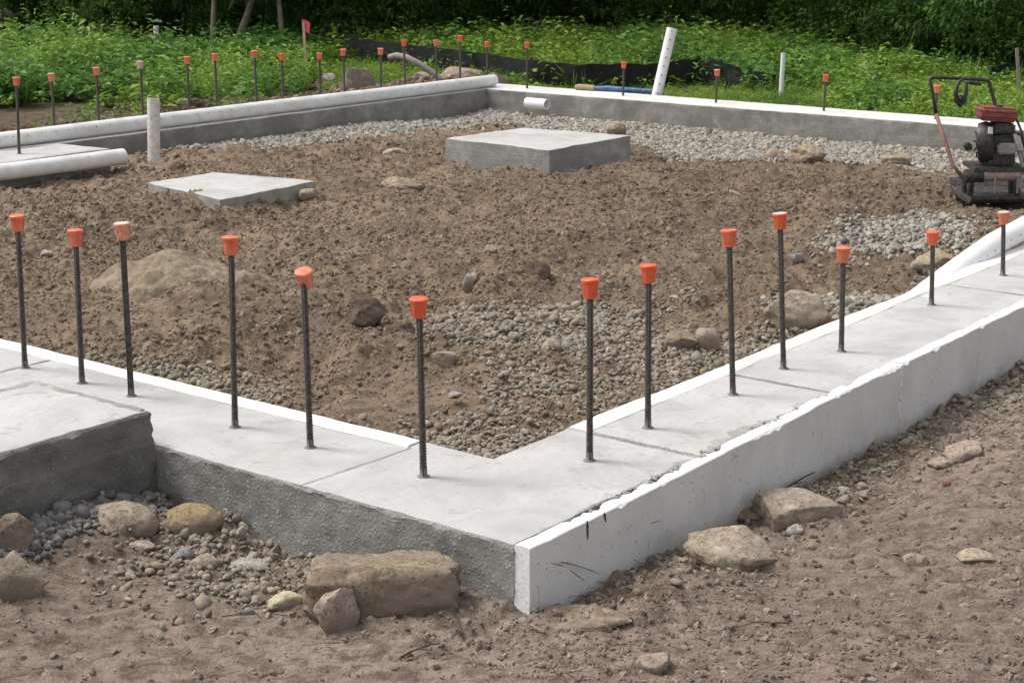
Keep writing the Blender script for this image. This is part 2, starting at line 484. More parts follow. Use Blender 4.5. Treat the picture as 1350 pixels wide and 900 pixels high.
def concrete_top():
    m, nt, b, o = mat_new("trowelled_concrete")
    v = coords(nt)
    c = ramp(nt, noise(nt, v, 3.5, 5, .6, .6), [(.28, (.345, .337, .325)), (.5, (.435, .428, .417)), (.72, (.505, .50, .49))])
    st = noise(nt, coords(nt, scale=(3, 26, 3)), 3, 4, .6)
    c = mixc(nt, ramp(nt, st, [(.35, g(.22)), (.55, g(0))]), c, (.34, .33, .315))
    c = mixc(nt, ramp(nt, noise(nt, v, 60, 3, .7), [(.30, g(.55)), (.42, g(0))]), c, (.27, .26, .245))
    c = mixc(nt, ramp(nt, noise(nt, v, 1.4, 4, .6), [(.56, g(0)), (.72, g(.45))]), c, (.40, .36, .30))
    c = mixc(nt, ramp(nt, noise(nt, v, 11, 5, .7, 1.0), [(.57, g(0)), (.66, g(.6))]), c, (.30, .275, .24))
    c = mixc(nt, ramp(nt, noise(nt, v, 150, 2, .6), [(.62, g(0)), (.72, g(.5))]), c, (.62, .615, .60))
    nt.links.new(c, b.inputs["Base Color"])
    b.inputs["Roughness"].default_value = .85
    h = math_(nt, 'ADD', noise(nt, v, 220, 3, .7), math_(nt, 'MULTIPLY', st, .8))
    bump_(nt, b, h, .35, .004)
    return m
M['ctop'] = concrete_top()

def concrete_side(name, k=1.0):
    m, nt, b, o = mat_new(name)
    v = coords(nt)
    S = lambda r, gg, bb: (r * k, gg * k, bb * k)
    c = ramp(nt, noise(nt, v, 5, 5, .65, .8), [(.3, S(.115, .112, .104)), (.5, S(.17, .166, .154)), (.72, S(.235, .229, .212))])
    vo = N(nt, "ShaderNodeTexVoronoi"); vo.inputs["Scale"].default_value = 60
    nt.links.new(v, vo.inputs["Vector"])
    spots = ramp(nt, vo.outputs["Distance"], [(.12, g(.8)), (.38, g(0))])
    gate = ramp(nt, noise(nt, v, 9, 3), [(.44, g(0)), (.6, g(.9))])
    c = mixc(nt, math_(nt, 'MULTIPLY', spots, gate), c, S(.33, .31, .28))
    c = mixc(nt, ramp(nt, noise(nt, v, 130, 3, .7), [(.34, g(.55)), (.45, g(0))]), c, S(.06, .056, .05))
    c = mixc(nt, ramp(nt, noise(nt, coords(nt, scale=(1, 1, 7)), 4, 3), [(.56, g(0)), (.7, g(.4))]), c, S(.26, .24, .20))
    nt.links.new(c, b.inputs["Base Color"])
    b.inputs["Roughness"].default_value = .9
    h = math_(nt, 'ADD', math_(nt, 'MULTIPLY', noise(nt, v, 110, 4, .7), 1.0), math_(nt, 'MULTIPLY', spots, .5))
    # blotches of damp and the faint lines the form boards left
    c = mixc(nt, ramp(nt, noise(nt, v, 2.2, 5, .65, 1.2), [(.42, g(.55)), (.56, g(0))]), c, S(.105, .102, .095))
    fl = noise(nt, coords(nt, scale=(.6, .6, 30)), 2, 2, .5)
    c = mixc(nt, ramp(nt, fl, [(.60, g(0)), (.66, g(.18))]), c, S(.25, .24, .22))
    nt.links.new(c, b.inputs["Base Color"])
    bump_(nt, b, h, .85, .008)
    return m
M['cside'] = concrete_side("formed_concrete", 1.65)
M['cside_dk'] = concrete_side("damp_formed_concrete", 1.08)  # darker tone of the same formed concrete, for the pier sides
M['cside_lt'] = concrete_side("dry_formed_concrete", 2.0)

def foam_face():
    m, nt, b, o = mat_new("dusty_foam_board")  # the face is a greyer tone than the top edge
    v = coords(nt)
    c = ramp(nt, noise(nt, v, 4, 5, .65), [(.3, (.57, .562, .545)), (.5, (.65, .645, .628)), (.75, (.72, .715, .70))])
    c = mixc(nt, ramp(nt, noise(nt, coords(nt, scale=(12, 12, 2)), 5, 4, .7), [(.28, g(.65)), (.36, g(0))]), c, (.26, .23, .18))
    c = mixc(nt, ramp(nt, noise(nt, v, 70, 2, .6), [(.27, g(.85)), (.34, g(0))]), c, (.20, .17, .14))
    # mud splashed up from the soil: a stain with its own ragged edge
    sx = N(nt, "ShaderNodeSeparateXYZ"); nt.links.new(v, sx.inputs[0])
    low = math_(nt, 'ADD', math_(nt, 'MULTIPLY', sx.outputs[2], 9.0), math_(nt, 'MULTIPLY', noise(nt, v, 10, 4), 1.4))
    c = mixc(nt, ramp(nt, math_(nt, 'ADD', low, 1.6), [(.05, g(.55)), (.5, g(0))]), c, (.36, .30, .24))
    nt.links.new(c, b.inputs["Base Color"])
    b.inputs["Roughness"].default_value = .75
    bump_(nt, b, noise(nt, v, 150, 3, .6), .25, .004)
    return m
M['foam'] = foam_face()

def simple(name, col, rough=.6, var=.25, scale=8, metal=0.0, spec=.4, bump=.0, dirt=None, dirt_amt=.5, bs=60):
    m, nt, b, o = mat_new(name)
    v = coords(nt)
    d = tuple(c * (1 - var) for c in col)
    c = ramp(nt, noise(nt, v, scale, 5, .65), [(.3, d), (.65, col)])
    if dirt:
        c = mixc(nt, ramp(nt, noise(nt, v, scale * 2.7, 5, .7, .5), [(.45, g(0)), (.66, g(dirt_amt))]), c, dirt)
    nt.links.new(c, b.inputs["Base Color"])
    b.inputs["Roughness"].default_value = rough
    b.inputs["Metallic"].default_value = metal
    b.inputs["Specular IOR Level"].default_value = spec
    if bump:
        bump_(nt, b, noise(nt, v, bs, 4, .7), bump, .01)
    return m

M['foam_white'] = simple("clean_foam", (.86, .86, .85), .7, .06, 30, bump=.3, dirt=(.45, .43, .40), dirt_amt=.5, bs=200)
M['foam_strip'] = simple("foam_strip", (.86, .86, .85), .7, .05, 10, bump=.15, dirt=(.68, .65, .60), dirt_amt=.35, bs=200)
M['ctop_pale'] = simple("pale_concrete_top", (.63, .625, .61), .85, .10, 6, bump=.2, dirt=(.50, .47, .42), dirt_amt=.45)  # paler tone for the tops of the far walls
M['pvc'] = simple("white_pvc", (.80, .80, .79), .38, .08, 5, dirt=(.50, .44, .36), dirt_amt=.4)
M['pvc_clean'] = simple("clean_white_pvc", (.82, .82, .82), .35, .04, 5, dirt=(.6, .57, .5), dirt_amt=.2)
M['pvc_muddy'] = simple("muddy_white_pvc", (.74, .72, .68), .5, .12, 14, dirt=(.36, .30, .24), dirt_amt=.7)
M['hole'] = simple("hole_dark_disc", (.12, .12, .12), .9, .2)  # discs stand for open holes; the shade inside is painted as their colour
M['rebar'] = simple("black_rebar", (.052, .050, .047), .6, .5, 30, spec=.4, dirt=(.15, .105, .075), dirt_amt=.75, bump=.3)
M['rebar_base'] = simple("mortar_on_rebar", (.20, .195, .18), .9, .4, 40)
M['cap'] = simple("orange_cap_plastic", (.76, .112, .034), .45, .16, 22, spec=.45, dirt=(.62, .16, .07), dirt_amt=.5)
def cap_mat():
    m, nt, b, o = mat_new("orange_cap_plastic")
    v = coords(nt); oi = N(nt, "ShaderNodeObjectInfo")
    c = ramp(nt, noise(nt, v, 26, 5, .65), [(.3, (.60, .085, .028)), (.65, (.76, .115, .036))])
    c = mixc(nt, ramp(nt, oi.outputs["Random"], [(.2, g(0)), (1, g(.40))]), c, (.66, .21, .105))
    f = math_(nt, 'ADD', noise(nt, v, 48, 5, .7, .5), math_(nt, 'MULTIPLY', oi.outputs["Random"], .12))
    c = mixc(nt, ramp(nt, f, [(.52, g(0)), (.72, g(.7))]), c, (.50, .30, .21))
    nt.links.new(c, b.inputs["Base Color"])
    b.inputs["Roughness"].default_value = .5
    bump_(nt, b, noise(nt, v, 140, 4, .7), .35, .002)
    return m
M['cap'] = cap_mat()
M['cap_dusty'] = simple("dusty_orange_cap", (.66, .19, .10), .7, .2, 40, dirt=(.62, .50, .42), dirt_amt=.9)
M['cap_pale'] = simple("faded_pink_cap", (.62, .33, .28), .7, .2, 40, dirt=(.66, .58, .52), dirt_amt=.8)
M['cap_top'] = simple("mortar_dust_on_cap", (.62, .52, .47), .85, .3, 40)
M['black'] = simple("black_paint", (.022, .023, .023), .45, .4, 14, dirt=(.09, .075, .06), dirt_amt=.7)
M['engine'] = simple("oily_black_engine", (.028, .030, .029), .5, .5, 22, dirt=(.15, .125, .098), dirt_amt=.85, bump=.4)
M['red'] = simple("dull_red_cover", (.25, .048, .036), .6, .4, 18, dirt=(.20, .13, .10), dirt_amt=.7, bump=.2)
M['pinkmetal'] = simple("muddy_pinkish_metal", (.40, .29, .25), .6, .3, 16, dirt=(.16, .12, .09), dirt_amt=.8)
M['greymetal'] = simple("grey_cast_metal", (.30, .29, .27), .5, .3, 16, dirt=(.10, .085, .07), dirt_amt=.7)
M['redsteel'] = simple("rusty_pink_steel", (.27, .135, .105), .65, .3, 16, dirt=(.13, .09, .07), dirt_amt=.7)
M['decal'] = simple("pale_decal", (.42, .44, .42), .5, .2, 20)
M['wood'] = simple("weathered_lath", (.40, .30, .19), .8, .3, 20, bump=.3)
M['wood_grey'] = simple("grey_lath", (.40, .36, .29), .8, .3, 20, bump=.3)
M['flag'] = simple("pink_flagging", (.85, .10, .20), .6, .1, 20)
M['blue'] = simple("blue_plastic", (.018, .085, .22), .5, .3, 10, dirt=(.30, .33, .36), dirt_amt=.4)
M['fence'] = simple("black_silt_fabric", (.012, .0125, .014), .7, .4, 9, spec=.3, dirt=(.04, .037, .032), dirt_amt=.6, bump=.3)
M['bark'] = simple("pale_bark", (.36, .31, .25), .9, .5, 14, bump=.8, bs=30)
M['bark_dk'] = simple("dark_bark", (.05, .042, .033), .9, .5, 14, bump=.8, bs=30)
M['branch'] = simple("weathered_branch", (.33, .30, .26), .85, .4, 14, bump=.6)
M['twig'] = simple("dry_twig", (.085, .058, .040), .9, .4, 30)
M['straw'] = simple("dead_grass", (.24, .165, .09), .9, .4, 20)

def rock_mat(name, c0, c1, c2):
    m, nt, b, o = mat_new(name)
    v = coords(nt)
    c = ramp(nt, noise(nt, v, 9, 6, .65, .8), [(.3, c0), (.5, c1), (.7, c2)])
    c = mixc(nt, ramp(nt, noise(nt, v, 75, 4, .7), [(.36, g(.75)), (.5, g(0))]), c, tuple(x * .45 for x in c0))
    c = mixc(nt, ramp(nt, noise(nt, v, 24, 4, .6), [(.56, g(0)), (.68, g(.55))]), c, tuple(min(.6, x * 1.25) for x in c2))
    # soil dusted over the lower part and in blotches
    sz = N(nt, "ShaderNodeSeparateXYZ"); nt.links.new(coords(nt, "Generated"), sz.inputs[0])
    mud = math_(nt, 'ADD', noise(nt, v, 7, 5, .65), math_(nt, 'MULTIPLY', math_(nt, 'SUBTRACT', .62, sz.outputs[2]), .55))
    c = mixc(nt, ramp(nt, mud, [(.42, g(0)), (.66, g(.88))]), c, (.215, .168, .135))
    nt.links.new(c, b.inputs["Base Color"])
    b.inputs["Roughness"].default_value = .9
    b.inputs["Specular IOR Level"].default_value = .2
    h = math_(nt, 'ADD', noise(nt, v, 40, 6, .7), math_(nt, 'MULTIPLY', noise(nt, v, 140, 3, .7), .5))
    bump_(nt, b, h, .9, .006)
    return m
RM = dict(
    tan=rock_mat("tan_rock", (.23, .18, .135), (.35, .29, .22), (.45, .39, .31)),
    brown=rock_mat("brown_rock", (.16, .122, .088), (.25, .195, .14), (.34, .28, .21)),
    ochre=rock_mat("ochre_rock", (.20, .14, .07), (.31, .235, .125), (.42, .35, .24)),
    yellow=rock_mat("yellow_rock", (.34, .29, .17), (.44, .39, .265), (.52, .48, .37)),
    grey=rock_mat("grey_rock", (.24, .215, .19), (.36, .33, .295), (.46, .43, .39)),
    bluegrey=rock_mat("blue_grey_rock", (.17, .17, .17), (.26, .26, .265), (.33, .33, .335)),
    pink=rock_mat("pinkish_rock", (.25, .19, .155), (.35, .275, .225), (.44, .36, .30)),
    greypink=rock_mat("grey_pink_rock", (.20, .17, .15), (.30, .26, .235), (.40, .36, .33)),
    red=rock_mat("reddish_rock", (.22, .10, .06), (.32, .15, .09), (.38, .2, .13)),
    sand=rock_mat("sandy_crust", (.23, .175, .115), (.34, .27, .185), (.42, .345, .25)),
    clod=rock_mat("damp_earth", (.060, .043, .030), (.10, .072, .050), (.15, .11, .077)),
)

def leaf_mat(name, cols, trans=.35, rough=.5):
    m, nt, b, o = mat_new(name)
    geo = N(nt, "ShaderNodeAttribute", attribute_name="tint")
    oi = N(nt, "ShaderNodeObjectInfo")
    f = math_(nt, 'ADD', math_(nt, 'MULTIPLY', geo.outputs["Fac"], .7), math_(nt, 'MULTIPLY', oi.outputs["Random"], .3))
    c = ramp(nt, f, cols)
    nt.links.new(c, b.inputs["Base Color"])
    b.inputs["Roughness"].default_value = rough
    b.inputs["Specular IOR Level"].default_value = .25
    tr = N(nt, "ShaderNodeBsdfTranslucent")
    nt.links.new(c, tr.inputs["Color"])
    mx = N(nt, "ShaderNodeMixShader")
    mx.inputs[0].default_value = trans
    nt.links.new(b.outputs[0], mx.inputs[1]); nt.links.new(tr.outputs[0], mx.inputs[2])
    nt.links.new(mx.outputs[0], o.inputs[0])
    return m
M['weed'] = leaf_mat("weed_leaf", [(0, (.075, .15, .024)), (.35, (.155, .275, .045)), (.7, (.24, .385, .065)), (.93, (.33, .47, .095)), (1, (.35, .22, .10))])
M['weed_yellow'] = leaf_mat("yellow_green_leaf", [(0, (.11, .18, .025)), (.35, (.20, .31, .045)), (.7, (.29, .41, .065)), (.93, (.38, .48, .10)), (1, (.42, .28, .12))])
M['weed_dark'] = leaf_mat("deep_green_leaf", [(0, (.045, .105, .022)), (.35, (.085, .185, .036)), (.7, (.13, .26, .052)), (1, (.19, .33, .07))])
M['grassblade'] = leaf_mat("grass_blade", [(0, (.075, .165, .026)), (.5, (.13, .26, .042)), (.9, (.20, .33, .07)), (1, (.30, .26, .12))])
M['shrub'] = leaf_mat("shrub_leaf", [(0, (.042, .095, .019)), (.5, (.076, .165, .030)), (.9, (.11, .22, .042)), (1, (.15, .27, .052))], .25)
M['crown'] = leaf_mat("tree_leaf", [(0, (.016, .042, .008)), (.5, (.030, .075, .013)), (1, (.055, .12, .02))], .2)

# ------------------------------------------------------------------ ground sheets
VR = np.array([math.sin(YAW), -math.cos(YAW)])              # across the view, in plan
VF = np.array([math.cos(YAW), math.sin(YAW)])               # along the view, in plan

def in_view(x, y, pad=.9, half=.43):
    """a generous wedge of ground the photograph could see from about where it was taken"""
    dx, dy = x - CAM[0], y - CAM[1]
    d = dx * VF[0] + dy * VF[1]
    s = dx * VR[0] + dy * VR[1]
    return (d > 2.6) & (np.abs(s) < d * half + pad)

def grid_sheet(name, x0, x1, y0, y1, step, hfun, mask, mat, kind='structure'):
    xs = np.arange(x0, x1 + step * .5, step); ys = np.arange(y0, y1 + step * .5, step)
    X, Y = np.meshgrid(xs, ys, indexing='ij')
    Z = hfun(X.ravel(), Y.ravel()).reshape(X.shape)
    cx = (X[:-1, :-1] + X[1:, 1:]) / 2; cy = (Y[:-1, :-1] + Y[1:, 1:]) / 2
    keep = mask(cx, cy)
    ids = np.arange(X.size).reshape(X.shape)
    q = np.stack([ids[:-1, :-1][keep], ids[1:, :-1][keep], ids[1:, 1:][keep], ids[:-1, 1:][keep]], 1)
    used, inv = np.unique(q.ravel(), return_inverse=True)
    V = np.stack([X.ravel(), Y.ravel(), Z.ravel()], 1)[used]
    me = mesh_np(name, V, inv.reshape(-1, 4), [mat], None, True)
    o = link(name, me)
    return tag(o, kind=kind)

WX, WY = 9.70, 7.76                                          # inner faces of the far walls

def tan_wedge(x, y):
    """smooth sandy soil just behind the near corner"""
    return np.clip(1.6 * bump(x, y, 1.22, 1.45, .36, .24) + .25 * vn(x * 5, y * 5, 27), 0, 1) * (bump(x, y, 1.22, 1.45, .6, .45) > .2)

def gravel_mask(x, y):
    """0..1, where gravel lies inside the walls"""
    n = .35 * fbm(x * 1.6, y * 1.6, 21, 3)
    a = np.clip(1.5 * bump(x, y, .78, .80, .36, .36) + n * .5, 0, 1) * (bump(x, y, .78, .80, .6, .6) > .2)
    fr = ss(.25, -.05, (x - .56) - .26 + n * .6) * ss(1.75, 2.0, y) * ss(3.1, 2.6, y) * .8
    strip = ss(.3, -.1, (y - .5) - .42 - .22 * bump(x, y, 3.0, 1.0, .7, .9) - .40 * bump(x, y, 2.0, 1.25, .5, .45) + n * 1.5) * ss(.85, 1.2, x) * (.55 + .5 * vn(x * 4, y * 4, 26))
    a = np.maximum(a, fr)
    back = ss(-.28, .34, x - np.interp(y, [2, 2.6, 3.4, 4.4, 5.2, 6.4, 7], [8.6, 8.5, 7.85, 7.9, 8.3, 8.6, 8.2]) + n * .35)
    left = ss(-.1, .15, y - np.interp(x, [5.3, 5.7, 5.9, 6.8, 8], [7.78, 7.62, 7.4, 7.0, 6.9]) + n * .3) * (x > 5.2)
    patch = .75 * ss(.15, .8, bump(x, y, 5.6, 1.45, .75, .35) + n * .5) * (bump(x, y, 5.6, 1.45, 1.0, .5) > .2)
    patch2 = ss(.2, .45, bump(x, y, 2.45, 1.75, .55, .38) + n * .6) * (bump(x, y, 2.45, 1.75, .8, .5) > .2)
    return np.clip(np.maximum.reduce([a * .95, strip * .9, back, left, patch * .9, patch2 * .6]) * (1 - .9 * tan_wedge(x, y)), 0, 1)

SKIRT = [(r_[2], r_[3], r_[5] * .62, .20 * r_[7]) for r_ in ROCKS if r_[5] > .09 and r_[2] < 9]
def rock_skirt(x, y):
    """soil heaped about the larger stones"""
    out = np.zeros_like(x, dtype=float)
    for rx, ry, rr, hh in SKIRT:
        out = np.maximum(out, hh * bump(x, y, rx, ry, rr, rr))
    return out

_hr = np.random.default_rng(77)
HEAPS = [(_hr.uniform(1.6, 7.2), _hr.uniform(1.6, 6.6), _hr.uniform(.12, .42), _hr.uniform(.12, .34), _hr.uniform(.02, .075) * (1 if k % 4 else -.6)) for k in range(46)]
def heaps(x, y):
    out = np.zeros_like(x, dtype=float)
    for hx, hy, ra, rb, hh in HEAPS:
        if (hx - 4.2) ** 2 / .5 + (hy - 5.5) ** 2 / .5 < 1 or (hx - 6.7) ** 2 / .6 + (hy - 4.9) ** 2 / .6 < 1:
            continue                                         # not over the pads
        out = out + hh * bump(x + .06 * vn(x * 6, y * 6, 411), y + .06 * vn(x * 6, y * 6, 412), hx, hy, ra, rb)
    return out

def z_inside(x, y):
    gm = gravel_mask(x, y)
    wx, wy = x + .05 * vn(x * 7, y * 7, 61), y + .05 * vn(x * 7 + 40, y * 7, 62)
    amt = .45 + .55 * ss(-.5, .5, fbm(x * .8, y * .8, 31, 2))
    r = (0.13 * .26 * clods(wx, wy, .17, 50, .4) + .055 * .28 * clods(wx, wy, .065, 60, .6)) * amt
    r = r + (.046 * fbm(x * 2.1, y * 2.1, 78, 3) + .042 * np.abs(fbm(wx * 4.2, wy * 4.2, 80, 3)) + .016 * fbm(wx * 14, wy * 14, 83, 3) + .009 * fbm(x * 34, y * 34, 85, 2)) * (.5 + .5 * amt)
    r = r * (1 - .75 * gm) * (1 - .7 * tan_wedge(x, y)) + .0025 * fbm(x * 55, y * 55, 88, 2)
    return h_inside(x, y) + r - .030 + rock_skirt(x, y) + heaps(x, y) * (1 - .7 * gm)

def z_outside(x, y):
    u = x * VR[0] + y * VR[1]; w = x * VF[0] + y * VF[1]      # rake marks run across the view
    rake = .008 * fbm(u * 2.0, w * 9, 91, 3) + .006 * fbm(u * 8, w * 28, 95, 3) + .0045 * fbm(u * 22, w * 48, 97, 2)
    near = ss(.55, .15, np.minimum(np.where(x > 0, np.abs(y), 9), np.where(y > 0, np.abs(x), 9)))
    lump = .10 * .24 * clods(x + .02 * vn(x * 20, y * 20, 99), y, .10, 100, .45) + .045 * .36 * clods(x, y, .045, 104, .5) + .018 * .35 * clods(x, y, .018, 108, .6)
    return h_outside(x, y) + rock_skirt(x, y) + rake + lump * (.55 + .9 * near) + .004 * fbm(x * 30, y * 30, 111, 3)

def h_field(x, y):
    return -.21 + .03 * vn(x * .35, y * .35, 120) + .20 * bump(x, y, 10.4, 9.15, 1.0, .55) + .05 * bump(x, y, 8.9, 9.0, .8, .4) \
        + .012 * (np.maximum(x - 12, 0) + np.maximum(y - 12, 0)) * .3

def z_field(x, y):
    return h_field(x, y) + .02 * fbm(x * 3, y * 3, 130, 4) + .03 * clods(x, y, .16, 140, .5) * .5

grid_sheet("interior_dirt", .45, WX + .05, .42, WY + .05, .0155, z_inside,
           lambda x, y: in_view(x, y), M['dirt'])
grid_sheet("dirt_ground", -2.6, 5.2, -3.2, 3.6, .0115, z_outside,
           lambda x, y: in_view(x, y, .7, .40) & ~((x > .03) & (y > .0)), M['dirt_out'])
grid_sheet("side_dirt", -7.0, 16.5, -9.0, 8.0, .07, lambda x, y: z_outside(x, y) - .05 * ss(5.3, 4.7, x),
           lambda x, y: (y < -.03) | (x < -.03), M['dirt_out'])
grid_sheet("field_ground", 3.0, 34.0, -4.0, 36.0, .11, z_field,
           lambda x, y: ~((x < 10.05) & (y < 8.1)) & in_view(x, y, 3.0, .5), M['field_soil'])
gm = mesh_np("ground", [(-400, -400, -.45), (400, -400, -.45), (400, 400, -.45), (-400, 400, -.45)], [(0, 1, 2, 3)], [M['field_soil']])
tag(link("ground", gm), kind='structure')

# ------------------------------------------------------------------ concrete
def prism(xs, ys, cell, zt, zb, amp_side, amp_top, step=.018, ch=.006, seed=1, mats=None, edge_amp=.0, batter=0.0, joints=(), ledge=None):
    """a poured block: cells of the (xs, ys) grid for which cell(cx, cy) holds, its top edges worn, its sides rough"""
    xs, ys = np.asarray(xs, float), np.asarray(ys, float)
    X, Y = np.meshgrid(xs, ys, indexing='ij')
    cx = (X[:-1, :-1] + X[1:, 1:]) / 2; cy = (Y[:-1, :-1] + Y[1:, 1:]) / 2
    keep = cell(cx, cy)
    ids = np.arange(X.size).reshape(X.shape)
    q = np.stack([ids[:-1, :-1][keep], ids[1:, :-1][keep], ids[1:, 1:][keep], ids[:-1, 1:][keep]], 1)
    used, inv = np.unique(q.ravel(), return_inverse=True)
    q = inv.reshape(-1, 4)
    V = np.stack([X.ravel(), Y.ravel(), np.full(X.size, zt)], 1)[used]
    edges = {}
    for a, b in np.concatenate([q[:, [0, 1]], q[:, [1, 2]], q[:, [2, 3]], q[:, [3, 0]]]).tolist():
        if (b, a) in edges: del edges[(b, a)]
        else: edges[(a, b)] = 1
    nrm, bi, order = {}, {}, []
    for (a, b) in edges:
        d = V[b, :2] - V[a, :2]; n = np.array([d[1], -d[0]]); n /= np.linalg.norm(n)
        for k in (a, b):
            nrm[k] = nrm.get(k, np.zeros(2)) + n
    for k in nrm:
        n = nrm[k]; m = np.abs(n).max(); nrm[k] = n / max(m, 1e-9)
    V[:, 2] += amp_top * fbm(V[:, 0] * 9, V[:, 1] * 9, seed, 3)
    bl = list(nrm)
    nb = len(bl)
    idx = {k: i for i, k in enumerate(bl)}
    base = V[bl, :2].copy(); nn = np.array([nrm[k] for k in bl])
    ztop = V[bl, 2].copy()
    t = base[:, 0] + base[:, 1] * 1.37
    wear = ch * (1 + edge_amp * np.maximum(0, fbm(t * 14, t * 3.1 + 5, seed + 3, 4)) * 2.2)
    for ax, val in joints:                                   # sections cast against each other keep their edges
        wear = np.where(np.abs(base[:, ax] - val) < .002, .0022, wear)
    V[bl, 0] -= nn[:, 0] * wear; V[bl, 1] -= nn[:, 1] * wear
    levels = [0.0] + list(np.arange(step, (zt - zb), step)) + [zt - zb]
    allV = [V]; faces = [q]; mi = [np.zeros(len(q), int)]
    off = len(V)
    prevrow = np.array(bl)
    e = np.array([(idx[a], idx[b]) for (a, b) in edges])
    for li, dz in enumerate(levels):
        z = ztop - (wear if li == 0 else np.maximum(wear, dz) if dz < .02 else dz)
        s = t * 1.0
        nz = fbm(s * 22, z * 22, seed + 7, 4) + .5 * fbm(s * 70, z * 70, seed + 9, 2)
        dd = amp_side * nz * (.35 if li == 0 else 1)
        for ax, val in joints:
            dd = np.where(np.abs(base[:, ax] - val) < .002, 0, dd)
        if ledge is not None:
            dd = dd + .007 * ss(-.004, .006, ledge + .012 * vn(s * 5, s * 0 + 2.0, seed + 20) - z)
        ring = np.stack([base[:, 0] + nn[:, 0] * (dd + batter * dz), base[:, 1] + nn[:, 1] * (dd + batter * dz), z], 1)
        row = off + np.arange(nb)
        allV.append(ring); off += nb
        f = np.stack([prevrow[e[:, 0]], row[e[:, 0]], row[e[:, 1]], prevrow[e[:, 1]]], 1)
        faces.append(f); mi.append(np.full(len(f), 1))
        prevrow = row
    return mesh_np("block", np.concatenate(allV), np.concatenate(faces), mats, np.concatenate(mi), True)

def lin(a, b, step):
    n = max(1, int(round((b - a) / step)))
    return np.linspace(a, b, n + 1)

JX = (.962, 1.886, 3.857, 6.4)                               # joints in the right-hand footing
foundation = thing("concrete_foundation", "long rectangular concrete footing wall with white foam edges enclosing the dirt", "foundation")
IX, IY = .485, .435
def section(cell, x0, x1, y0, y1, step, zb, mats, seed, amp=.0035, ch=.005, ea=.5, label=None, joints=()):
    xs, ys = lin(x0, x1, step), lin(y0, y1, step)
    me = prism(xs, ys, cell, 0.0, zb, amp, .0012, max(step, .018), ch, seed, mats, ea, joints=joints)
    me.set_sharp_from_angle(angle=math.radians(42))
    o = link("footing_section", me, foundation)
    if label: o["label"] = label
    return o
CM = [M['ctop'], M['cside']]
xs = np.concatenate([lin(0, IX, .0172), [.563], lin(.563, JX[0] - .002, .0172)[1:]])
ys = np.concatenate([lin(0, IY, .0172), [.48, .512, .56], lin(.56, .80, .0172)[1:], lin(.80, 2.6, .0175)[1:]])
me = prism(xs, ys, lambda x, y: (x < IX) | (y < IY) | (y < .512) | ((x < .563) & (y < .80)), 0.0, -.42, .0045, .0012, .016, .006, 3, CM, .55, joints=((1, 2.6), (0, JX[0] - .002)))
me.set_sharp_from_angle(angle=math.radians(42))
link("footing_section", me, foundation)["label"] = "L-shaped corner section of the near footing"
mb = MB()                                                  # the hairline joint struck across its top
vs = []
for k in range(41):
    xx = .004 + (IX - .008) * k / 40
    yy = .806 - .05 * xx + .0016 * float(vn(np.array([xx * 40]), np.array([1.0]), 3)[0])
    hw = .0013 + .0009 * random.random()
    vs += [(xx, yy - hw, .0022), (xx, yy + hw, .0022)]
mb.add(vs, [(2 * k, 2 * k + 2, 2 * k + 3, 2 * k + 1) for k in range(40)])
mb.build("control_joint", M['rebar_base'], foundation)
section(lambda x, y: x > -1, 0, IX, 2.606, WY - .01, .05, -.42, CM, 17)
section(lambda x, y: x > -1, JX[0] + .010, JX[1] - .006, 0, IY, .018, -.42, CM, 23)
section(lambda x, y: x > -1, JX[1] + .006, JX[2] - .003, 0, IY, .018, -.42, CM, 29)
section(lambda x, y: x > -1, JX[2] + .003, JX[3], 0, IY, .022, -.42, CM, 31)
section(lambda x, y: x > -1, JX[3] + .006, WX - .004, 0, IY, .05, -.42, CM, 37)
# far walls, their inner faces towards us
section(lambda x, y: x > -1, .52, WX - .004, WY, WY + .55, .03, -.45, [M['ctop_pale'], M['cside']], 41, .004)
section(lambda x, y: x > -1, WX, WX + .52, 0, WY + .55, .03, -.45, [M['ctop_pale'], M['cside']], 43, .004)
# the raw joint of mortar between the first two sections of the right-hand footing
mb = MB()
n = 60
for k in range(n):
    y0 = .01 + k * (IY - .02) / n
    w = .020 + .010 * random.random()
    mb.box((JX[0] + .004 + random.uniform(-.004, .004), y0, -.004), (w, .013, .009 + .003 * random.random()), 0, Euler((0, 0, random.uniform(-.6, .6))), .0015, 1)
mb.build("joint_mortar", M['cside_lt'], foundation)

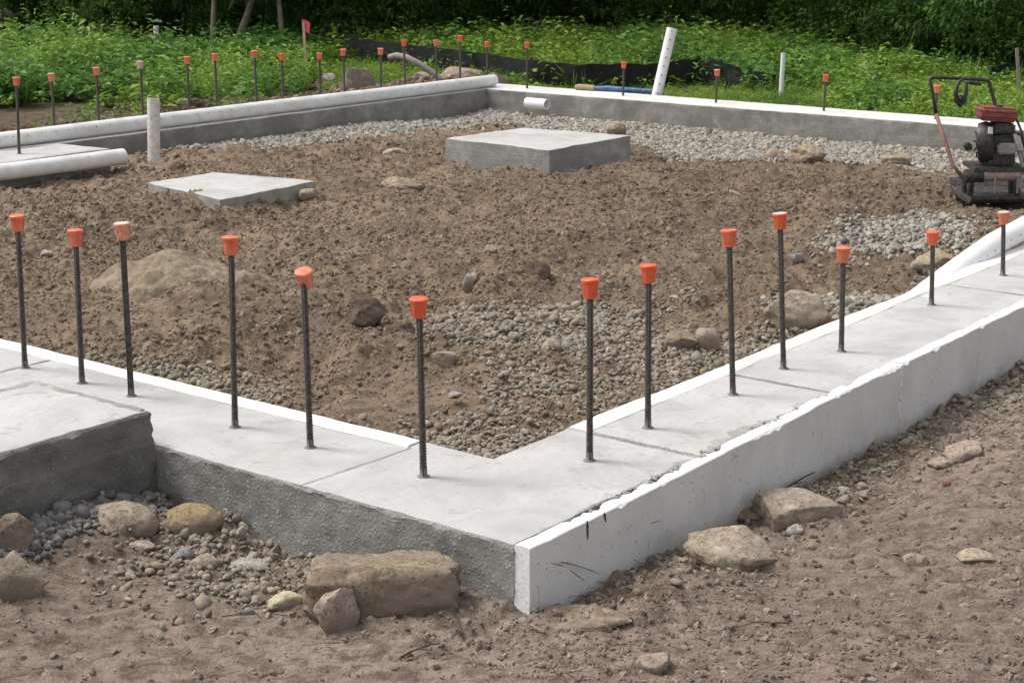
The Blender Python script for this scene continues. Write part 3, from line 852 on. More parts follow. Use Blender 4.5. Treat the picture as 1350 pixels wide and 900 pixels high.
def foam_board(name, x0, x1, seed, label=None):
    """outer insulation, its top edge chipped and broken"""
    n = int((x1 - x0) / .008)
    X = np.linspace(x0, x1, n + 1)
    top = .004 + .022 * ss(.2, 2.5, X) + .0025 * fbm(X * 9, X * 0 + seed, seed, 3)
    chip = np.maximum(0, fbm(X * 11, X * 0 + 3.3, seed + 1, 4) - .25) * .016 * ss(.12, .5, X)
    chip2 = np.maximum(0, fbm(X * 16, X * 0 + 8.3, seed + 2, 4) - .05) * .012 * ss(.12, .4, X)
    rows = []
    yo, yi = -.055, -.002
    rows.append(np.stack([X, np.full_like(X, yo), np.full_like(X, -.46)], 1))
    rows.append(np.stack([X, np.full_like(X, yo), np.full_like(X, -.2)], 1))
    rows.append(np.stack([X, np.full_like(X, yo), top - .004 - chip], 1))
    rows.append(np.stack([X, yo + .003 + chip * .9, top - .001 - chip * .25], 1))
    rows.append(np.stack([X, np.full_like(X, (yo + yi) / 2), top + .002 * fbm(X * 30, X * 0, seed + 5, 2) - .5 * chip2], 1))
    rows.append(np.stack([X, yi - .004 - chip2 * .8, top - .001 - chip2], 1))
    rows.append(np.stack([X, np.full_like(X, yi), top - .006 - 1.6 * chip2], 1))
    rows.append(np.stack([X, np.full_like(X, yi), np.full_like(X, -.46)], 1))
    V = np.concatenate(rows); m = n + 1
    q, mi = [], []
    for r in range(len(rows) - 1):
        a = r * m + np.arange(n)
        q.append(np.stack([a, a + 1, a + m + 1, a + m], 1)); mi.append(np.full(n, 0 if r < 2 else 1))
    q = np.concatenate(q); mi = np.concatenate(mi)
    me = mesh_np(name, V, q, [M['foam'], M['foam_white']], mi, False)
    bm = bmesh.new(); bm.from_mesh(me)
    bm.verts.ensure_lookup_table()
    for e0 in (0, n):                                        # the cut ends
        bm.faces.new([bm.verts[r * m + e0] for r in range(len(rows))]).material_index = 1
    bmesh.ops.recalc_face_normals(bm, faces=bm.faces[:])
    bm.to_mesh(me); bm.free()
    o = link(name, me, foundation)
    if label: o["label"] = label
    return o
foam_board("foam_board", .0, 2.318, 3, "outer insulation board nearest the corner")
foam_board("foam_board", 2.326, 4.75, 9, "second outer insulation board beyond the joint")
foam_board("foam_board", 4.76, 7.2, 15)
# mud smears on the board's face
for k, (x0, z0, x1, z1, w) in enumerate([(.268, .006, .272, -.052, .010), (.352, .004, .362, -.026, .010), (.093, -.065, .165, -.10, .0022), (.185, -.115, .262, -.175, .0022), (.60, -.10, .66, -.108, .003)]):
    vs = []
    for i in range(7):
        s = i / 6
        hw = w * (.25 + .75 * math.sin(math.pi * min(1, .15 + s * .85)) ** .7) * random.uniform(.75, 1.1) * .5
        d = Vector((x1 - x0, z1 - z0)).normalized()
        for sg_ in (-1, 1):
            vs.append((x0 + (x1 - x0) * s - d.y * hw * sg_, -.0562, z0 + (z1 - z0) * s + d.x * hw * sg_))
    mb = MB(); mb.add(vs, [(2 * i, 2 * i + 1, 2 * i + 3, 2 * i + 2) for i in range(6)])
    mb.build("mud_smear", M['twig'] if k < 2 else M['rebar_base'], foundation)
# crumbs of broken foam in the board joint
mb = MB()
for k in range(26):
    z = .02 - k * .0085
    mb.box((2.322 + random.uniform(-.006, .006), -.054 + random.uniform(-.002, .002), z), [random.uniform(.006, .013) for _ in range(3)], 0,
           Euler([random.uniform(0, 3) for _ in range(3)]), .001, 1)
tag(mb.build("foam_crumbs", M['foam_white'], foundation), kind='stuff')
# scraps of mortar left on the inner edge of the foam
mb = MB()
for k in range(170):
    x = random.choice([random.uniform(.3, 2.3), random.uniform(.5, 1.6), random.uniform(.9, 1.5)])
    s = random.uniform(.004, .013)
    mb.box((x, random.gauss(-.006, .007), .004 + .008 * ss(.2, 2.5, np.array([x]))[0]), (s * 1.6, s, s * .5), 0, Euler((random.uniform(-.4, .4), 0, random.uniform(0, 3))), s * .2, 1)
tag(mb.build("mortar_crumbs", M['cside_lt'], foundation), kind='stuff')

def foam_strip(pts, w0, w1, flip, name="foam_strip"):
    """thin inner insulation: pts along the edge, w inner/outer offsets across it"""
    mb = MB()
    P, n = [], len(pts)
    sec = [(0, -.3), (0, -.004), (.15, .0035), (.85, .003), (1, -.005), (1, -.3)]
    vs, fs = [], []
    for i, (a, b, j) in enumerate(pts):
        for s, z in sec:
            c = w0 + (w1 - w0) * s + (j if 0 < s else 0)
            vs.append((a, c, z + b) if not flip else (c, a, z + b))
    m = len(sec)
    for i in range(n - 1):
        for k in range(m - 1):
            f = (i * m + k, (i + 1) * m + k, (i + 1) * m + k + 1, i * m + k + 1)
            fs.append(f if not flip else f[::-1])
    fs.append(tuple(range(m - 1, -1, -1))); fs.append(tuple((n - 1) * m + k for k in range(m)))
    mb.add(vs, fs)
    return mb.build(name, M['foam_strip'], foundation)
T = np.linspace(.966, 6.5, 180)
foam_strip([(t, .002 + .0015 * float(vn(np.array([t * 8]), np.array([1.0]), 3)[0]),
             .006 * float(vn(np.array([t * 1.4]), np.array([7.0]), 4)[0]) + .003 * float(vn(np.array([t * 9]), np.array([7.0]), 5)[0]) - .0 * t) for t in T], IY + .002, .512, False)
T = np.linspace(.803, WY - .05, 160)
foam_strip([(t, .002 + .0015 * float(vn(np.array([t * 8]), np.array([2.0]), 3)[0]),
             .004 * float(vn(np.array([t * 1.7]), np.array([3.0]), 4)[0])) for t in T], IX + .002, .563, True)

# mortar slopped over the inner edge of the board
def smear(x0, x1, w, seed):
    n = int((x1 - x0) / .012)
    vs, fs = [], []
    for i in range(n + 1):
        x = x0 + (x1 - x0) * i / n
        e = min(1, 6 * i / n, 6 * (n - i) / n)
        b = w * max(.12, (.6 + .8 * float(fbm(np.array([x * 9.0]), np.array([seed * 1.0]), seed, 4)[0]))) * e
        for t_, z in ((.001, .0015), (b * .3 + .001, .003 + .0015 * random.random()), (b * .75 + .001, .002 + .0015 * random.random()), (b + .002, -.001)):
            vs.append((x, t_, z))
    for i in range(n):
        for k in range(3):
            fs.append((i * 4 + k, (i + 1) * 4 + k, (i + 1) * 4 + k + 1, i * 4 + k + 1))
    mb = MB(); mb.add(vs, fs)
    return mb.build("mortar_smear", M['cside_lt'], foundation, False)
smear(.28, .52, .022, 3); smear(.55, .95, .030, 4); smear(.98, 1.62, .048, 5); smear(1.7, 1.85, .02, 6); smear(2.0, 2.25, .02, 7)

# raised pier, pads
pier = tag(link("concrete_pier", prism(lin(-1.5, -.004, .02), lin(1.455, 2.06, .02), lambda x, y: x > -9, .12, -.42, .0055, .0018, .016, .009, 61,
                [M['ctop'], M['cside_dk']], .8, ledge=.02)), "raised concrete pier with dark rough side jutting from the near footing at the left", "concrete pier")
pier.data.set_sharp_from_angle(angle=math.radians(50))
# the rough lip along the back edge of its top
def lip(p0, p1, w, inward, seed):
    p0, p1, inw = np.array(p0), np.array(p1), np.array(inward)
    n = 70
    vs, fs = [], []
    for i in range(n + 1):
        s = i / n
        c = p0 * (1 - s) + p1 * s
        a = .005 + .004 * float(fbm(np.array([s * 9]), np.array([seed * 1.0]), seed, 3)[0])
        b = w * (1 + .35 * float(fbm(np.array([s * 7]), np.array([seed + 4.0]), seed + 1, 3)[0]))
        for t_, z in ((a, .1195), (a + (b - a) * .25, .1225 + .002 * random.random()), (a + (b - a) * .7, .1225 + .002 * random.random()), (b, .1195)):
            vs.append((*(c + inw * t_), z))
    for i in range(n):
        for k in range(3):
            fs.append((i * 4 + k, (i + 1) * 4 + k, (i + 1) * 4 + k + 1, i * 4 + k + 1))
    mb = MB(); mb.add(vs, fs)
    return mb.build("rough_lip", M['cside_lt'], pier, True)
lip((-.006, 1.475), (-.006, 2.04), .036, (-1, 0), 5)
lip((-.03, 2.052), (-1.2, 2.052), .034, (0, -1), 9)
def quad_pad(corners, zt, zb, mats, seed, name, label):
    c = [np.array(p, float) for p in corners]
    n = 40
    u = np.linspace(0, 1, n + 1)
    me = prism(u, u, lambda x, y: x > -9, zt, zb, .0, .0, .02, .0, seed, mats, 0)
    co = np.empty(len(me.vertices) * 3, np.float32); me.vertices.foreach_get("co", co); co = co.reshape(-1, 3)
    s, t, z = co[:, 0:1], co[:, 1:2], co[:, 2]
    p = c[0] * (1 - s) * (1 - t) + c[1] * s * (1 - t) + c[2] * s * t + c[3] * (1 - s) * t
    mid = sum(c) / 4
    d = p - mid
    k = 1 + .004 * fbm(p[:, 0] * 20 + z * 15, p[:, 1] * 20 + z * 9, seed, 4)[:, None]
    edge = ((s < .001) | (s > .999) | (t < .001) | (t > .999))[:, 0]
    p2 = np.where(edge[:, None], mid + d * k, p)
    z2 = z + np.where(z > zt - .001, .004 * fbm(p[:, 0] * 6, p[:, 1] * 6, seed + 4, 4) - .006 * edge, 0)
    co = np.concatenate([p2, z2[:, None]], 1).astype(np.float32)
    me.vertices.foreach_set("co", co.ravel()); me.update()
    me.set_sharp_from_angle(angle=math.radians(40))
    return tag(link(name, me), label, "concrete pad")
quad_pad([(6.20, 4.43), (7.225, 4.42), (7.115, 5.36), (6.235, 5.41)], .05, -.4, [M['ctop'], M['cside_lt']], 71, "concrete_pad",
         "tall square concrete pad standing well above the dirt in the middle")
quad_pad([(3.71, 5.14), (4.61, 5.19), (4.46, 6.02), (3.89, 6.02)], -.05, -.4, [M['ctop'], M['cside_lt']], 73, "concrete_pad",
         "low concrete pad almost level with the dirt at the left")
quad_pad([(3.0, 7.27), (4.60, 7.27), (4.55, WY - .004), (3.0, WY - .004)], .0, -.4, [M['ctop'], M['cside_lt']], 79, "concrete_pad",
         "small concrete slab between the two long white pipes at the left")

# ------------------------------------------------------------------ rebar dowels with caps
def bar_mesh(L, name):
    prof, z, k = [], 0.0, 0
    while z < L:
        prof.append(((.0097, .0097, .0121, .0118)[k % 4], z)); z += (.0042, .0016, .0020, .0016)[k % 4]; k += 1
    mb = MB(); mb.lathe(prof, 8)
    mb.v = [(x + .0, y + .0, z - .0) for x, y, z in mb.v]
    # two long ribs
    for s in (-1, 1):
        mb.box((s * .0105, 0, L / 2), (.004, .004, L))
    return mesh_np(name, mb.v, mb.f, [M['rebar']], None, True)
def cap_mesh(mats, top_mi):
    mb = MB()
    prof = [(.0135, -.058), (.0195, -.058), (.0205, -.054), (.0243, -.012), (.0246, -.0105), (.0282, -.009), (.0290, -.005), (.0286, -.001), (.0255, .0012)]
    mb.lathe(prof, 26, 0, (True, False))
    n0 = 26
    mb.lathe([(.0255, .0012), (.015, .0024), (.004, .0028)], 26, top_mi, (False, True))
    for k in range(8):                                       # moulded fins
        a = 2 * math.pi * (k + .3) / 8
        mb.box((.0222 * math.cos(a), .0222 * math.sin(a), -.033), (.0035, .0028, .042), 0, Euler((0, .09, a)), .0006, 1)
    me = mesh_np("safety_cap", mb.v, mb.f, mats, mb.m, True)
    me.set_sharp_from_angle(angle=math.radians(35))
    return me
BAR_L = .95
BAR = bar_mesh(BAR_L, "bar")
CAPS = dict(n=cap_mesh([M['cap'], M['cap']], 0), d=cap_mesh([M['cap_dusty'], M['cap_top']], 1), p=cap_mesh([M['cap_pale'], M['cap_top']], 1),
            t=cap_mesh([M['cap'], M['cap_top']], 1))
collar = MB(); collar.lathe([(.024, -.004), (.019, .003), (.0118, .006), (.0116, .03)], 10, 0, (False, False))
COLLAR = mesh_np("mortar_collar", collar.v, collar.f, [M['rebar_base']], None, True)

def dowel(x, y, h, lean, label, group, cap='n', tilt=0.0, collar=True, z0=0.0):
    t = thing("rebar_dowel", label, "rebar", (x, y, z0), group=group)
    a = lean / max(h, .1)
    d = Vector((VR[0] * a, VR[1] * a, 1)).normalized()
    t.rotation_euler = d.to_track_quat('Z', 'Y').to_euler()
    b = link("bar", BAR, t, (0, 0, h - .02 - BAR_L))
    c = link("safety_cap", CAPS[cap], t, (0, 0, h))
    if tilt:
        c.rotation_euler = (tilt * .6, tilt, .4)
    else:
        c.rotation_euler = (random.uniform(-.05, .05), random.uniform(-.05, .05), random.uniform(0, 3))
    if cap == 'd': c["label"] = "dust-covered cap with a whitish top"
    if cap == 'p': c["label"] = "cap faded to pale pink"
    if collar:
        link("mortar_collar", COLLAR, t)
    return t
GF, GB = "capped rebar in the near footing", "capped rebar in the far footing walls"
FL = ["leftmost capped rebar on the near footing, behind the raised pier",
      "second capped rebar from the left on the near footing, behind the pier's back edge",
      "rebar with dust-covered whitish cap beside the right end of the pier",
      "fourth rebar from the left on the near footing, tall with an upright orange cap",
      "rebar whose orange cap sits crooked on top, on the near footing",
      "rebar before the inner corner of the footing, in the middle of the photo's lower half",
      "rebar just right of the footing's inner corner, nearest the mortar joint",
      "rebar just beyond the mortar joint of the right footing",
      "tall rebar leaning left by the second joint of the right footing",
      "tall rebar leaning left before the tan boulder on the right footing",
      "short rebar right of the tan boulder on the right footing",
      "short rebar next to the last one on the right footing, before the fine joint",
      "short rebar with pale-topped cap in front of the white pipe end"]
fcap = list("nndnnnnnnntnt")
fcap[9] = 't'; fcap[10] = 'n'
for i, ((x, y, h, lean), lab) in enumerate(zip(FRONT_BARS, FL)):
    dowel(x, y, h, lean, lab, GF, fcap[i], .28 if i == 4 else 0)
dowel(3.998, 7.53, .543, .018, "rebar standing in the small slab at the left, leftmost of the far row", GB, 'n')
BL = ["second capped rebar from the left in the far row, behind the long pipe",
      "rebar behind the long pipe just left of the faded pink cap",
      "rebar behind the long pipe with a cap faded to pale pink",
      "rebar just right of the faded pink cap and the upright pipe",
      "rebar behind the long pipe, second to the right of the faded pink cap",
      "rebar behind the long pipe, third to the right of the faded pink cap",
      "rebar just left of the stake with the pink flag, behind the long pipe",
      "rebar just right of the stake with the pink flag, behind the long pipe",
      "rebar in front of the grey angular rock in the weeds",
      "rebar right of the grey angular rock, before the soil mound's left slope",
      "rebar beside the upper end of the grey bent pipe",
      "rebar beside the lower part of the grey bent pipe",
      "rebar before the big rounded rock at the far corner",
      "rebar over the brown square rock at the far corner",
      "tall rebar standing near the long pipe's end on the back wall",
      "rebar in front of the blue tool on the back wall",
      "rebar before the end of the black silt fence on the back wall",
      "rebar alone in the middle of the back wall's right half",
      "rebar seen inside the compactor's handle at the right"]
for i, ((x, y, h, lean), lab) in enumerate(zip(BACK_BARS, BL)):
    dowel(x, y, h, lean + random.uniform(-.006, .006), lab, GB, 'p' if i == 2 else ('t' if i in (0, 16) else 'n'), 0, False)

# ------------------------------------------------------------------ pipes
def pipe(name, label, pts, r, mat, wall=.005, holes=None, n=24, cat="pipe", bend=None):
    t = thing(name, label, cat)
    pts = [Vector(p) for p in pts]
    mb = MB()
    mb.tube(pts, r, n, 0, False)
    outer_n = len(mb.v)
    mb2 = MB(); mb2.tube(pts, r - wall, n, 0, False)
    off = len(mb.v)
    mb.v += mb2.v
    mb.f += [tuple(i + off for i in f[::-1]) for f in mb2.f]; mb.m += [0] * len(mb2.f)
    L = len(pts)
    for k in range(n):                                       # the cut rims
        k2 = (k + 1) % n
        mb.f.append((k2, k, off + k, off + k2)); mb.m.append(0)
        e = (L - 1) * n
        mb.f.append((e + k, e + k2, off + e + k2, off + e + k)); mb.m.append(0)
    o = mb.build("pipe_wall", mat, t, True, 40)
    if holes:
        hb = MB()
        d = (pts[-1] - pts[0]).normalized()
        total = (pts[-1] - pts[0]).length
        for dirv, s0, s1, st, hr in holes:
            dirv = Vector(dirv); dirv = (dirv - d * dirv.dot(d)).normalized()
            s = s0
            while s < s1:
                f = s / total * (L - 1); i = min(int(f), L - 2)
                c = pts[i].lerp(pts[i + 1], f - i)
                hb.tube([c + dirv * (r - .004), c + dirv * (r + .0012)], hr * random.uniform(.75, 1.05), 8)
                s += st * random.uniform(.97, 1.03)
        tag(hb.build("drain_holes", M['hole'], t), kind='stuff')
    return t

def sagline(a, b, n=40, amp=.006, seed=1):
    a, b = Vector(a), Vector(b)
    out = []
    for i in range(n + 1):
        s = i / n
        p = a.lerp(b, s)
        w = float(vn(np.array([s * 5.0]), np.array([seed * 3.1]), seed)[0]) * amp
        out.append(p + Vector((0, w, w * .4)))
    return out
toc = Vector((-.2, -.85, .35))
pipe("drain_pipe", "long white perforated pipe lying along the top of the far left wall", sagline((2.6, 7.885, .060), (9.93, 7.85, .060), 60, .012, 3), .058, M['pvc'],
     holes=[(toc, .3, 7.0, .127, .0048)])
pipe("drain_pipe", "shorter white pipe lying on the dirt in front of the small slab at the left", sagline((2.6, 7.24, -.055), (4.64, 7.17, -.062), 20, .003, 5), .060, M['pvc'])
pipe("standpipe", "muddy white upright pipe standing in the dirt beside the left wall", [(5.03, 7.29, -.4), (5.05, 7.31, -.15), (5.075, 7.31, .32)], .047, M['pvc_muddy'])
pipe("sleeve_pipe", "short white pipe sleeve poking out at the far inner corner", [(9.56, 7.16, -.085), (9.56, 6.92, -.085)], .052, M['pvc_clean'])
pipe("drain_pipe", "white perforated pipe leaning upright against the outside of the back wall", [(10.30, 6.17, -.05), (10.42, 6.08, .62)], .05, M['pvc_clean'],
     holes=[((-.8, -.6, .05), .06, .66, .085, .008)])
pipe("drain_pipe", "white pipe end rising beside the inner foam at the right edge of the picture",
     [(3.75, .60, -.14), (4.05, .585, -.075), (4.35, .565, -.01), (4.7, .55, .05), (5.2, .54, .085), (6.4, .54, .11)], .058, M['pvc_clean'],
     holes=[((-.2, -.85, .1), 1.05, 2.5, .127, .0048)])
pipe("vent_pipe", "short thin white pole far off before the dark trees at the left", [(12.75, 16.15, -.3), (12.75, 16.15, .145)], .04, M['pvc_clean'])
pipe("marker_pole", "thin white pole standing in the weeds right of the black fence", [(12.5, 6.02, -.3), (12.515, 6.015, .26)], .025, M['pvc_clean'])
pipe("bent_pipe", "grey bent pipe arching out of the soil mound beyond the far corner",
     [(10.55, 9.05, -.05), (10.48, 9.16, .05), (10.42, 9.28, .13), (10.38, 9.40, .185), (10.36, 9.52, .20), (10.36, 9.62, .175)], [.03, .032, .034, .035, .036, .036] and .034, M['branch'], n=14)

# blue tool with a wooden end on the back wall
t = thing("long_handled_tool", "blue tool with a wooden end lying on top of the back wall", "tool", (10.16, 6.98, .0))
d = Vector((.20, -1, 0)).normalized()
mb = MB(); mb.tube([d * .17 + Vector((0, 0, .026)), d * .30 + Vector((0, 0, .028)), d * .55 + Vector((0, 0, .024)), d * .86 + Vector((0, 0, .022))], [.02, .03, .026, .02], 10)
mb.build("blue_shaft", M['blue'], t, True, 40)
mb = MB(); mb.tube([d * -.03 + Vector((0, 0, .026)), d * .0 + Vector((0, 0, .03)), d * .17 + Vector((0, 0, .028))], [.024, .03, .026], 10)
mb.build("wooden_grip", M['wood'], t, True, 40)
mb = MB(); mb.box(d * .70 + Vector((.02, 0, .012)), (.08, .30, .018), 0, Euler((0, 0, .2)), .004)
mb.build("blue_plate", M['blue'], t)

# stakes
def stake(name, label, base, top, w, mat, th=.008, flagged=False):
    b, tp = Vector(base), Vector(top)
    t = thing(name, label, "stake", base)
    d = tp - b
    mb = MB()
    q = d.to_track_quat('Z', 'Y')
    mb.box(d / 2 - d.normalized() * .06, (w, th, d.length + .12), 0, (q.to_matrix() @ Matrix.Rotation(YAW + 1.57, 3, 'Z')).to_euler(), .0015, 1)
    mb.build("lath", mat, t)
    if flagged:
        fb = MB()
        nx, nz = 5, 6
        vs = []
        for side in (0, .002):
            for i in range(nx):
                for j in range(nz):
                    s, v = i / (nx - 1), j / (nz - 1)
                    vs.append((d.x + VR[0] * (s * .095 - .02) + .012 * math.sin(3 * s + v * 2) + side, d.y + VR[1] * (s * .095 - .02) - side, d.z + .03 - v * .15 * (1 - .2 * s) - .05 * s * s))
        fs = []
        for k in range(2):
            o_ = k * nx * nz
            for i in range(nx - 1):
                for j in range(nz - 1):
                    f = (o_ + i * nz + j, o_ + (i + 1) * nz + j, o_ + (i + 1) * nz + j + 1, o_ + i * nz + j + 1)
                    fs.append(f if k else f[::-1])
        fb.add(vs, fs)
        fb.build("pink_flag", M['flag'], t, True)
    return t
stake("survey_stake", "wooden survey stake topped with a pink flag in the weeds", (11.22, 11.72, -.2), (11.24, 11.76, .43), .038, M['wood'], flagged=True)
stake("lath_stake", "short tan lath leaning left in the weeds beyond the back wall", (14.22, 5.68, -.2), (14.10, 5.90, .17), .035, M['wood_grey'])
stake("lath_stake", "pale lath standing behind the compactor at the right edge", (14.05, 4.02, -.2), (14.02, 4.08, .31), .045, M['wood_grey'])

# silt fence
def silt_fence(name, label, P, seed):
    t = thing(name, label, "fence")
    P = [np.array(p) for p in P]
    n = 10
    rows = 7
    vs, fs = [], []
    cols = []
    for i in range(len(P) - 1):
        for k in range(n + (1 if i == len(P) - 2 else 0)):
            s = k / n
            p = P[i] * (1 - s) + P[i + 1] * s
            cols.append(p)
    for ci, p in enumerate(cols):
        for r in range(rows):
            v = r / (rows - 1)
            z = -.26 + (p[2] + .26) * v
            wv = .025 * float(fbm(np.array([ci * .22]), np.array([v * 2.2 + seed]), seed, 3)[0])
            vs.append((p[0] + VF[0] * wv, p[1] + VF[1] * wv, z + .012 * float(vn(np.array([ci * .31]), np.array([seed * 1.0]), seed + 2)[0]) * v))
    m = len(cols)
    for c in range(m - 1):
        for r in range(rows - 1):
            fs.append((c * rows + r, (c + 1) * rows + r, (c + 1) * rows + r + 1, c * rows + r + 1))
    off = len(vs)
    vs += [(x + VF[0] * .004, y + VF[1] * .004, z) for x, y, z in vs]
    fs += [tuple(i + off for i in f[::-1]) for f in fs]
    mb = MB(); mb.add(vs, fs)
    mb.build("fence_fabric", M['fence'], t, True)
    for i in range(0, len(P), 3):
        pb = MB(); p = P[i]
        pb.box((p[0] + VF[0] * .03, p[1] + VF[1] * .03, (p[2] + .02 - .3) / 2), (.025, .025, p[2] + .34), 0, None, .003, 1)
        pb.build("fence_post", M['wood_grey'] if i % 2 else M['black'], t)
    return t
FENCE = [(a, b, c + (.15 if i < 3 else .11 if i < 5 else .13 if i > 11 else .065)) for i, (a, b, c) in enumerate(FENCE)]
FENCE2 = [(a, b, c + .13) for a, b, c in FENCE2]
silt_fence("silt_fence", "long sagging black silt fence running through the weeds behind the back wall", FENCE, 5)
silt_fence("silt_fence", "short stretch of black silt fence beside the pale lath at the right edge", FENCE2, 8)

# ------------------------------------------------------------------ plate compactor
def compactor(loc, rot):
    t = thing("plate_compactor", "black and dull red plate compactor standing on the dirt at the right", "compactor", loc, (0, 0, rot))
    k = .001165                                              # metres per unit; x across, y away, z up
    X = lambda u: (u - 470) * k
    Z = lambda v: (845 - v) * k / .97
    def HP(pts): return [(a, b, c - .26 * max(b, 0)) for a, b, c in pts]
    # base plate: turned-up front and back lips
    mb = MB()
    prof = [(-.27, .045), (-.245, .022), (-.20, .006), (.20, .008), (.26, .03), (.32, .085)]
    x0, x1 = X(280), X(690)
    vs = []
    for y, z in prof: vs += [(x0, y, z), (x1, y, z), (x1, y, z + .022), (x0, y, z + .022)]
    fs = []
    for i in range(len(prof) - 1):
        a = i * 4
        for j in range(4):
            fs.append((a + j, a + (j + 1) % 4, a + 4 + (j + 1) % 4, a + 4 + j))
    fs += [(3, 2, 1, 0), tuple((len(prof) - 1) * 4 + j for j in range(4))]
    mb.add(vs, fs)
    mb.build("base_plate", M['engine'], t)
    # exciter: horizontal muddy tube with a black end
    mb = MB(); mb.tube([(X(372), -.13, Z(690)), (X(392), -.13, Z(690)), (X(394), -.13, Z(690)), (X(588), -.13, Z(688))], [.044, .044, .038, .038], 18)
    mb.build("exciter_housing", M['pinkmetal'], t, True, 40)
    mb = MB(); mb.tube([(X(262), -.13, Z(694)), (X(268), -.13, Z(694)), (X(372), -.13, Z(692))], [.036, .046, .046], 18)
    mb.build("exciter_cover", M['black'], t, True, 40)
    for u in (436, 572):
        mb = MB(); mb.box((X(u), -.17, Z(745)), (.013, .02, .10), 0, None, .002, 1)
        mb.build("bracket", M['greymetal'], t)
    # deck that carries the engine
    mb = MB(); mb.box((X(470), .0, Z(655)), (.36, .34, .03), 0, None, .006); 
    for u in (330, 610):
        for yy in (-.02, .12):
            mb.lathe([(.02, 0), (.026, .05), (.02, .12)], 10); mb.v[-30:] = [(a + X(u), b_ + yy, c + .03) for a, b_, c in mb.v[-30:]]
    mb.build("engine_deck", M['engine'], t)
    # engine block with fins
    mb = MB()
    mb.box((X(480), .0, Z(560)), (.20, .20, .20), 0, None, .015)
    for i in range(7):
        mb.box((X(485), .0, Z(500) + i * .016), (.17, .19, .006), 0, None, .002, 1)
    mb.box((X(490), -.02, Z(435)), (.15, .15, .07), 0, None, .012)
    mb.build("engine_block", M['engine'], t)
    # recoil shroud: big drum seen three-quarter on at the left
    mb = MB(); mb.tube([(X(362), -.01, Z(520)), (X(368), -.012, Z(520)), (X(405), -.03, Z(515)), (X(432), -.035, Z(512))], [.105, .132, .142, .130], 22)
    mb.tube([(X(352), -.005, Z(522)), (X(364), -.01, Z(520))], [.05, .06], 16)
    for i in range(9):
        a = i * 2 * math.pi / 9
        mb.box((X(359), -.01 + .085 * math.cos(a), Z(520) + .085 * math.sin(a)), (.01, .04, .012), 0, Euler((a, 0, 0)), .002, 1)
    mb.build("fan_shroud", M['black'], t, True, 40)
    mb = MB(); mb.box((X(395), -.145, Z(440)), (.032, .012, .05), 0, Euler((-.5, .1, 0)), .002, 1)
    mb.build("decal", M['decal'], t)
    mb = MB(); mb.box((X(295), -.03, Z(540)), (.06, .07, .05), 0, Euler((0, .6, 0)), .012)
    mb.build("belt_guard", M['engine'], t)
    # muffler / carburettor box
    mb = MB(); mb.box((X(497), -.14, Z(540)), (.125, .08, .068), 0, None, .012); mb.tube([(X(545), -.15, Z(545)), (X(630), -.15, Z(552))], .010, 10)
    mb.build("carburettor", M['greymetal'], t)
    # red air-filter cover, two halves with a seam
    mb = MB()
    mb.box((X(452), -.02, Z(338)), (.252, .19, .048), 0, Euler((0, .055, 0)), .018, 3)
    mb.box((X(452), -.02, Z(378)), (.245, .185, .040), 0, Euler((0, .055, 0)), .016, 3)
    mb.box((X(452), -.02, Z(358)), (.246, .186, .03), 0, Euler((0, .055, 0)))
    mb.build("air_filter_cover", M['red'], t, True, 35)
    mb = MB(); mb.lathe([(.026, 0), (.026, .012), (.02, .015)], 14); mb.v = [(x + X(466), y - .03, z + Z(320)) for x, y, z in mb.v]
    mb.build("filler_cap", M['black'], t, True, 40)
    # handle: black bow at the top on two legs, the left one worn to pinkish steel
    mb = MB(); mb.tube(HP([(X(168), .30, Z(330)), (X(150), .33, Z(215)), (X(131), .36, Z(125)), (X(134), .362, Z(111)), (X(150), .364, Z(105)), (X(320), .365, Z(112)),
                        (X(470), .365, Z(120)), (X(486), .362, Z(126)), (X(494), .358, Z(140)), (X(530), .32, Z(280)), (X(560), .27, Z(380))]), .0125, 10)
    mb.build("handle", M['black'], t, True)
    mb = MB(); mb.tube(HP([(X(168), .30, Z(325)), (X(205), .20, Z(480)), (X(245), .10, Z(640)), (X(300), .05, Z(720))]), [.0135, .0135, .0125, .0125], 10)
    mb.build("handle_leg", M['redsteel'], t, True)
    mb = MB(); mb.tube(HP([(X(560), .27, Z(380)), (X(620), .12, Z(500)), (X(672), .02, Z(690))]), .013, 10)
    mb.build("handle_leg", M['black'], t, True)
    # throttle cable looped over the bow
    mb = MB(); pts = [(X(340), .355, Z(112)), (X(302), .345, Z(135)), (X(288), .34, Z(190)), (X(292), .335, Z(240)), (X(318), .335, Z(268)), (X(342), .335, Z(245)), (X(350), .335, Z(190)), (X(348), .345, Z(140)), (X(370), .35, Z(138)), (X(440), .355, Z(148))]
    pts = HP(pts); mb.tube(pts, [.013, .013, .014, .018, .02, .017, .013, .012, .012, .011], 8)
    mb.box((X(318), .335, Z(235) - .087), (.045, .03, .06), 0, None, .01)
    mb.build("throttle_cable", M['black'], t, True)
    # roll frame at the right
    for pts, r, m_ in (([(X(545), -.12, Z(460)), (X(575), -.14, Z(560)), (X(600), -.15, Z(640)), (X(612), -.15, Z(740))], .014, 'greymetal'),
                       ([(X(540), -.10, Z(455)), (X(590), -.10, Z(465)), (X(620), -.09, Z(540)), (X(650), -.09, Z(640)), (X(668), -.09, Z(740))], .011, 'black'),
                       ([(X(560), -.05, Z(370)), (X(590), -.10, Z(450)), (X(620), -.14, Z(560)), (X(650), -.16, Z(720)), (X(672), -.16, Z(780))], .008, 'engine')):
        mb = MB(); mb.tube(pts, r, 10); mb.build("frame_tube", M[m_], t, True)
    mb = MB(); mb.box((X(590), -.16, Z(735)), (.05, .06, .06), 0, None, .008); mb.tube([(X(585), -.19, Z(700)), (X(600), -.19, Z(700))], .024, 14)
    mb.build("clutch", M['greymetal'], t, True, 40)
